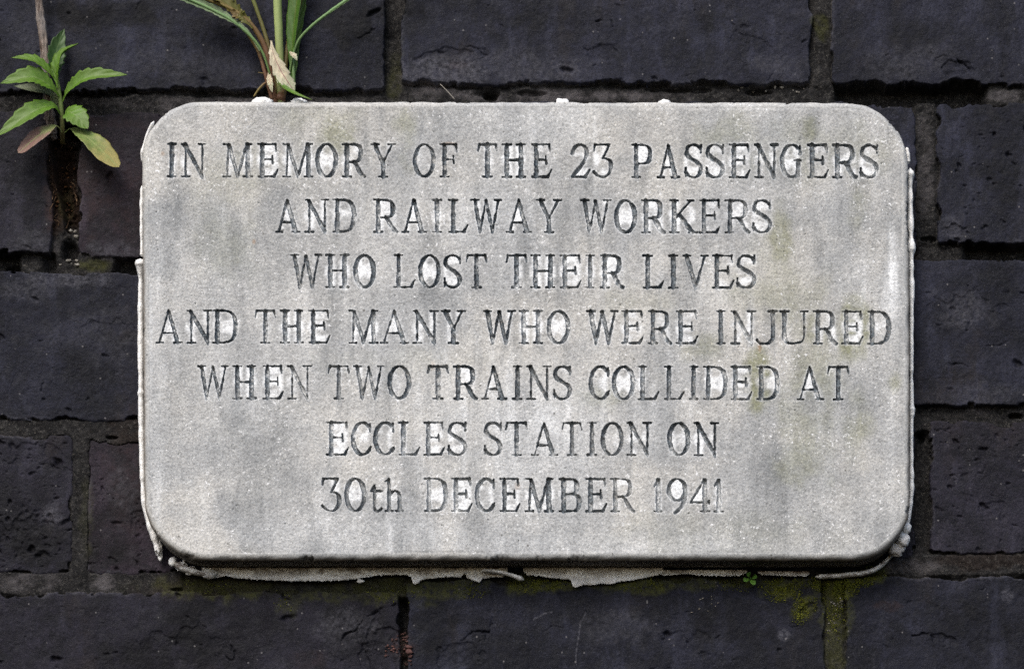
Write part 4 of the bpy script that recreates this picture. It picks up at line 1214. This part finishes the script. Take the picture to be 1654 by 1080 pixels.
leaf('leaf', [(95, 150, 16), (75, 126, 18), (48, 116, 18), (14, 124, 16)], 18, G1b, wd, petiole=.15, peak=.6, cup=.3, roll=-.2, teeth=.12, nteeth=7, seed=14)
leaf('leaf', [(92, 168, 14), (80, 150, 18), (56, 143, 20), (22, 139, 20)], 15, G1u, wd, label='pale leaf showing its underside', petiole=.1, peak=.6, cup=.2, roll=.2, teeth=.1, nteeth=7, seed=5)
leaf('leaf', [(101, 164, 18), (112, 144, 28), (145, 124, 42), (206, 121, 48)], 25, G1, wd, petiole=.16, peak=.58, cup=.42, roll=-.1, teeth=.32, nteeth=10, seed=6)
leaf('leaf', [(101, 160, 14), (116, 142, 22), (150, 117, 30), (196, 117, 30)], 15, G1b, wd, petiole=.2, peak=.6, cup=.2, roll=.35, teeth=.2, nteeth=8, seed=16)
leaf('leaf', [(99, 186, 14), (84, 171, 30), (50, 182, 46), (-8, 222, 54)], 31, G1, wd, petiole=.12, peak=.6, cup=.3, roll=.1, teeth=.26, nteeth=9, seed=7)
leaf('leaf', [(96, 178, 10), (90, 162, 14), (88, 150, 16), (84, 132, 16)], 15, G1u, wd, petiole=.1, peak=.5, cup=.2, roll=.2, seed=15)
leaf('leaf', [(103, 190, 14), (110, 180, 26), (124, 188, 36), (142, 208, 40)], 36, G1, wd, petiole=.12, peak=.56, cup=.14, roll=-.1, teeth=.26, nteeth=7, seed=8, sharp=.75)
leaf('leaf', [(101, 214, 10), (90, 203, 24), (68, 214, 36), (29, 247, 38)], 32, G1p, wd, label='fading leaf turning purple brown at its tip', petiole=.30, peak=.70, cup=.1, roll=-.12, teeth=.10, nteeth=9, seed=9, sharp=.48, wave=.08)
leaf('leaf', [(104, 214, 10), (118, 208, 24), (146, 226, 38), (192, 270, 42)], 38, G1y, wd, label='fading leaf turning yellow along its edge', petiole=.28, peak=.70, cup=.1, roll=.15, teeth=.12, nteeth=9, seed=10, sharp=.48, wave=.1)

# dead twig behind it
tw = mat_twig()
o = tube('dead_twig', [(40, -220, 70, 6.0), (58, -90, 44, 6.2), (63, 0, 30, 6.6), (70, 60, 20, 6.8), (75, 120, 12, 6.6), (78, 165, 6, 7.2), (82, 200, -2, 8.5), (86, 225, -16, 7)], tw, n=130, sides=22, rough=.25, groove=.09)
o['label'] = 'bare grey brown woody twig rising behind the leafy weed'; o['category'] = 'twig'

# ------------------------------------------------------------------ thistle-like weed above the plaque
RB = mat_stem('stalk_red_brown', (0.125, 0.060, 0.032), (0.165, 0.125, 0.036), 0.25, 0.8)
OL = mat_stem('stalk_olive', (0.105, 0.080, 0.026), (0.120, 0.135, 0.034), 0.2, 0.8)
PG = mat_stem('stem_pale_green', (0.20, 0.225, 0.085), (0.285, 0.355, 0.130), 0.1, 0.7)
GT = mat_stem('stalk_green', (0.105, 0.175, 0.055), (0.155, 0.265, 0.105), 0.1, 0.7)
DG = mat_leaf('thistle_leaf_dark', (0.055, 0.125, 0.016), (0.062, 0.14, 0.016), rib=(0.13, 0.15, 0.035))
GG = mat_leaf('thistle_leaf_grey_green', (0.17, 0.225, 0.125), (0.16, 0.22, 0.12), rib=(0.28, 0.36, 0.20))
OG = mat_leaf('thistle_leaf_olive', (0.105, 0.105, 0.020), (0.155, 0.105, 0.030), rib=(0.20, 0.13, 0.06))
DRY = mat_leaf('thistle_leaf_dry', (0.52, 0.46, 0.32), (0.46, 0.47, 0.31), rib=(0.26, 0.075, 0.095), pale=(0.52, 0.50, 0.36))
th = thing('thistle_weed', 'tall weed with red brown and pale green stalks sprouting above the plaque', 'plant', atv(455, 160, 10))
tube('stem', [(454, 175, 4, 6), (453, 140, 14, 6.2), (452, 100, 20, 6.4), (450, 50, 26, 6.6), (448, 0, 32, 6.8), (446, -120, 46, 6.6), (448, -240, 58, 4)], PG, th, n=90, sides=14, rough=.05, groove=.04)
for pts, mt in (
    ([(445, 165, 8, 5.6), (440, 138, 14, 5.4), (434, 100, 20, 4.8), (424, 68, 26, 4.4), (404, 38, 34, 3.8), (378, 18, 40, 3.4), (340, 2, 48, 2.6), (290, -12, 54, 1.6)], RB),
    ([(440, 160, 12, 4.2), (430, 125, 18, 3.4), (418, 85, 22, 3.0), (400, 55, 28, 2.8), (388, 44, 30, 1.6)], RB),
    ([(446, 150, 12, 4.6), (438, 95, 16, 4.0), (428, 55, 20, 3.4), (416, 20, 24, 3.2), (404, -14, 28, 3.0), (380, -90, 36, 2.0)], OL),
    ([(456, 150, 10, 5.4), (462, 95, 12, 4.4), (470, 50, 16, 4.0), (482, 12, 22, 3.6), (494, -30, 28, 3.0), (506, -110, 36, 2.0)], OL),
    ([(436, 120, 26, 1.6), (424, 85, 32, 2.2), (404, 58, 38, 2.6), (372, 32, 44, 2.6), (330, 10, 50, 2.4), (292, -6, 54, 1.8)], GT),
    ([(466, 128, 14, 1.4), (472, 95, 20, 1.8), (482, 66, 26, 2.2), (504, 42, 34, 2.4), (532, 20, 42, 2.6), (566, -4, 50, 2.8), (640, -60, 60, 2.0)], GT),
    ([(474, 150, 12, 3.6), (474, 120, 14, 3.0), (472, 90, 15, 2.6), (468, 50, 18, 2.2)], GT)):
    tube('leaf_stalk', pts, mt, th, n=70, sides=10, rough=.14)
leaf('leaf', [(470, 132, 14), (471, 92, 18), (474, 45, 24), (482, -20, 30), (486, -90, 36)], 25, DG, th, petiole=.12, peak=.62, cup=.42, roll=.5, teeth=.12, nteeth=9, seed=21, sharp=.8)
leaf('leaf', [(474, 142, 10), (476, 105, 10), (478, 60, 12), (488, 0, 16), (496, -60, 20)], 15, DG, th, petiole=.1, peak=.6, cup=.3, roll=-.4, teeth=.25, nteeth=9, seed=22, sharp=.8)
leaf('leaf', [(420, 82, 34), (396, 48, 40), (352, 20, 46), (296, -2, 52), (250, -22, 56)], 15, GG, th, petiole=.1, peak=.6, cup=.3, roll=.2, teeth=.45, nteeth=16, seed=23, wave=.2)
leaf('leaf', [(418, 60, 26), (396, 28, 32), (370, 10, 38), (335, -8, 44), (300, -24, 48)], 26, OG, th, petiole=.1, peak=.55, cup=.25, roll=-.1, teeth=.7, nteeth=12, seed=24, wave=.35)
leaf('leaf', [(408, 46, 36), (392, 30, 40), (382, 24, 42), (371, 16, 44)], 16, OG, th, petiole=.1, peak=.5, cup=.3, roll=.3, teeth=.8, nteeth=6, seed=25, wave=.4)
leaf('leaf', [(512, 36, 36), (528, 24, 40), (548, 10, 46), (580, -12, 52), (640, -58, 60)], 9, GG, th, petiole=.1, peak=.6, cup=.3, roll=.2, teeth=.5, nteeth=12, seed=26)
leaf('dry_leaf', [(438, 66, 34), (442, 88, 40), (454, 115, 44), (466, 134, 46), (475, 147, 46)], 27, DRY, th, label='withered cream leaf with a magenta rib', petiole=.06, peak=.6, cup=-.15, roll=.15, teeth=.35, nteeth=7, seed=27, sharp=.7, wave=.12)
leaf('leaf', [(444, 122, 44), (458, 140, 52), (478, 152, 58), (504, 161, 64)], 9, G1, th, petiole=.06, peak=.5, cup=.3, roll=.3, seed=28)
leaf('leaf', [(468, 84, 28), (474, 90, 32), (480, 98, 34)], 9, DRY, th, petiole=.05, peak=.5, cup=.3, roll=.2, teeth=.4, nteeth=4, seed=29)
leaf('dry_leaf', [(434, 118, 26), (436, 132, 30), (440, 150, 32)], 8, DRY, th, petiole=.05, peak=.5, cup=.3, roll=-.2, teeth=.3, nteeth=4, seed=30)
tube('root', [(442, 136, 22, 2.0), (430, 134, 26, 1.9), (420, 142, 28, 2.0), (410, 156, 28, 1.2)], RB, th, n=26, sides=8, rough=.2)
tube('root', [(440, 118, 18, 1.4), (428, 119, 20, 1.0), (417, 117, 22, .6)], RB, th, n=18, sides=6, rough=.2)
tube('root', [(452, 160, 8, 9), (456, 150, 12, 7), (456, 142, 12, 4)], RB, th, n=18, sides=12, rough=.3)

# ------------------------------------------------------------------ seedling, straw
sg = thing('seedling', 'tiny bright green seedling under the lower edge of the plaque', 'plant', atv(1213, 936, 2))
SGM = mat_leaf('seedling_leaf', (0.085, 0.20, 0.022), (0.09, 0.21, 0.025), rib=(0.13, 0.25, 0.05))
tube('stem', [(1212, 946, -4, 1.2), (1212, 938, 6, 1.2), (1212, 933, 14, 1.0)], GT, sg, n=14, sides=6)
for i, (tx, ty) in enumerate(((1201, 938), (1223, 931), (1219, 944), (1208, 924))):
    leaf('leaf', [(1212, 934, 14), ((1212 + tx) / 2, (934 + ty) / 2 - 1, 20), (tx, ty, 22)], 9, SGM, sg, petiole=.2, peak=.58, cup=.15, roll=0, seed=40 + i, sharp=.6, n=18, m=3, petw=.7)
ST = mat_plain('dry_straw', (0.22, 0.20, 0.17), (0.34, 0.32, 0.28))
o = tube('dry_straw', [(711, 136, 6, .5), (722, 147, 8, .7), (734, 160, 12, .5)], ST, n=20, sides=6)
o['label'] = 'thin pale straw lodged in the joint above the plaque'; o['category'] = 'straw'

# ------------------------------------------------------------------ moss, soil, flakes
def moss():
    mt = NT('moss')
    _, s, cr, rnd = mt.attr('leaf')
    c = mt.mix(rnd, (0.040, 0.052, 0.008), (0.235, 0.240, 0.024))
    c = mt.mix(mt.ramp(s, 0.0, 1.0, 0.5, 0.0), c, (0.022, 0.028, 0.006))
    m = mt.done(c, 0.8, None, 0.2)
    rr = random.Random(5)
    co = []; tr = []; ar = []
    patches = ((1262, 950, 28, 18, 1100), (1345, 948, 36, 18, 1900), (1376, 938, 30, 10, 900), (1298, 976, 20, 16, 380), (1292, 992, 12, 14, 200), (1350, 978, 20, 26, 420), (1400, 927, 26, 10, 360), (1345, 1010, 12, 30, 160),
               (862, 943, 36, 10, 420), (890, 940, 20, 10, 200), (1030, 942, 36, 10, 420), (760, 952, 22, 12, 140), (1180, 945, 40, 10, 160), (340, 945, 40, 10, 130), (460, 968, 14, 16, 80), (640, 955, 40, 16, 140), (1320, 940, 50, 8, 260))
    for (cx, cy, rx, ry, n) in patches:
        for i in range(n):
            a = rr.uniform(0, 2 * math.pi); q = rr.random() ** 0.85 * 1.25
            x = cx + math.cos(a) * q * rx; y = cy + math.sin(a) * q * ry
            if mnoise.noise(Vector((x * .06, y * .06, 2))) < -0.22: continue
            h = wall_h(x, y)
            L = rr.uniform(1.2, 3.2); w = rr.uniform(.5, 1.0)
            an = rr.uniform(0, 2 * math.pi); lean = rr.uniform(.2, 1.1)
            dx, dy = math.cos(an) * L * lean, math.sin(an) * L * lean - 0.6
            px, py = -math.sin(an) * w, math.cos(an) * w
            v = rr.random() ** 1.3
            b = len(co)
            co += [atv(x - px, y - py, h - .5), atv(x + px, y + py, h - .5), atv(x + px * .8 + dx * .6, y + py * .8 + dy * .6, h + L * .55), atv(x - px * .8 + dx * .6, y - py * .8 + dy * .6, h + L * .55), atv(x + dx, y + dy, h + L * .8)]
            ar += [(0, 0, v), (0, 0, v), (.6, 0, v), (.6, 0, v), (1, 0, v)]
            tr += [(b, b + 1, b + 2), (b, b + 2, b + 3), (b + 3, b + 2, b + 4)]
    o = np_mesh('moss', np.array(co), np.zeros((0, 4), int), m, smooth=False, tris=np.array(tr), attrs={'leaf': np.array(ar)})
    o['kind'] = 'stuff'; o['label'] = 'yellow green moss on the bricks below the plaque'; o['category'] = 'moss'
moss()

def crumbs(name, label, cat, spots, mat, seed):
    rr = random.Random(seed)
    parts = []
    for (cx, cy, rx, ry, n, r0, r1) in spots:
        for i in range(n):
            x = cx + rr.uniform(-1, 1) * rx; y = cy + rr.uniform(-1, 1) * ry; r = rr.uniform(r0, r1)
            parts.append(blob_arrays(x, y, wall_h(x, y) + r * .2, r * rr.uniform(.8, 1.6), r * rr.uniform(.6, 1.1), r, rr.random() * 50, .9, 7, 5))
    c, q, t, a = merge(parts)
    o = np_mesh(name, c, q, mat, attrs={'stain': a}, smooth=False)
    o['kind'] = 'stuff'; o['label'] = label; o['category'] = cat
crumbs('soil', 'rusty brown soil crumbs in the open joint under the leafy weed', 'soil', ((104, 285, 17, 70, 80, 1.0, 2.6), (104, 225, 14, 16, 14, 1.0, 2.4)), mat_plain('soil_crumb', (0.006, 0.0035, 0.0025), (0.110, 0.050, 0.020), 200, .95), 3)
crumbs('grit', 'pale grit specks caught in the mortar joints', 'grit', ((118, 378, 6, 7, 4, 1.5, 4.5), (112, 426, 16, 6, 5, 1.2, 3.2), (106, 300, 14, 60, 10, .8, 2.0), (1350, 972, 10, 8, 12, .8, 1.6), (1345, 1000, 8, 26, 12, .7, 1.4), (1140, 960, 26, 30, 22, .6, 1.3), (1240, 145, 60, 5, 12, 1, 2.2)), mat_plain('grit_grain', (0.09, 0.08, 0.07), (0.26, 0.245, 0.215), 200, .9), 4)
crumbs('debris', 'reddish flakes and stone crumbs lodged in the narrow joint under the plaque', 'debris', ((648, 1035, 16, 14, 30, .8, 2.4), (640, 1050, 18, 10, 24, .7, 2.0), (655, 1066, 10, 10, 10, 1.0, 2.6), (661, 1048, 5, 6, 3, 3, 5)), mat_plain('flake', (0.022, 0.014, 0.014), (0.110, 0.055, 0.048), 220, .9), 6)
def roots():
    rr = random.Random(8); parts = []
    for i in range(16):
        x = rr.uniform(84, 122); y = rr.uniform(212, 350)
        pts = [(x, y, wall_h(x, y) + 1, .7)]
        for k in range(3):
            x += rr.uniform(-9, 9); y += rr.uniform(2, 12); pts.append((min(124, max(80, x)), y, wall_h(x, y) + rr.uniform(0, 6), rr.uniform(.4, .9)))
        parts.append(tube_arrays(pts, n=14, sides=5))
    c, q, t, a = merge(parts)
    o = np_mesh('rootlets', c, q, mat_plain('rootlet', (0.035, 0.020, 0.011), (0.13, 0.08, 0.045)), tris=t, attrs={'leaf': a})
    o['kind'] = 'stuff'; o['label'] = 'fine brown rootlets in the open joint under the leafy weed'; o['category'] = 'roots'
roots()
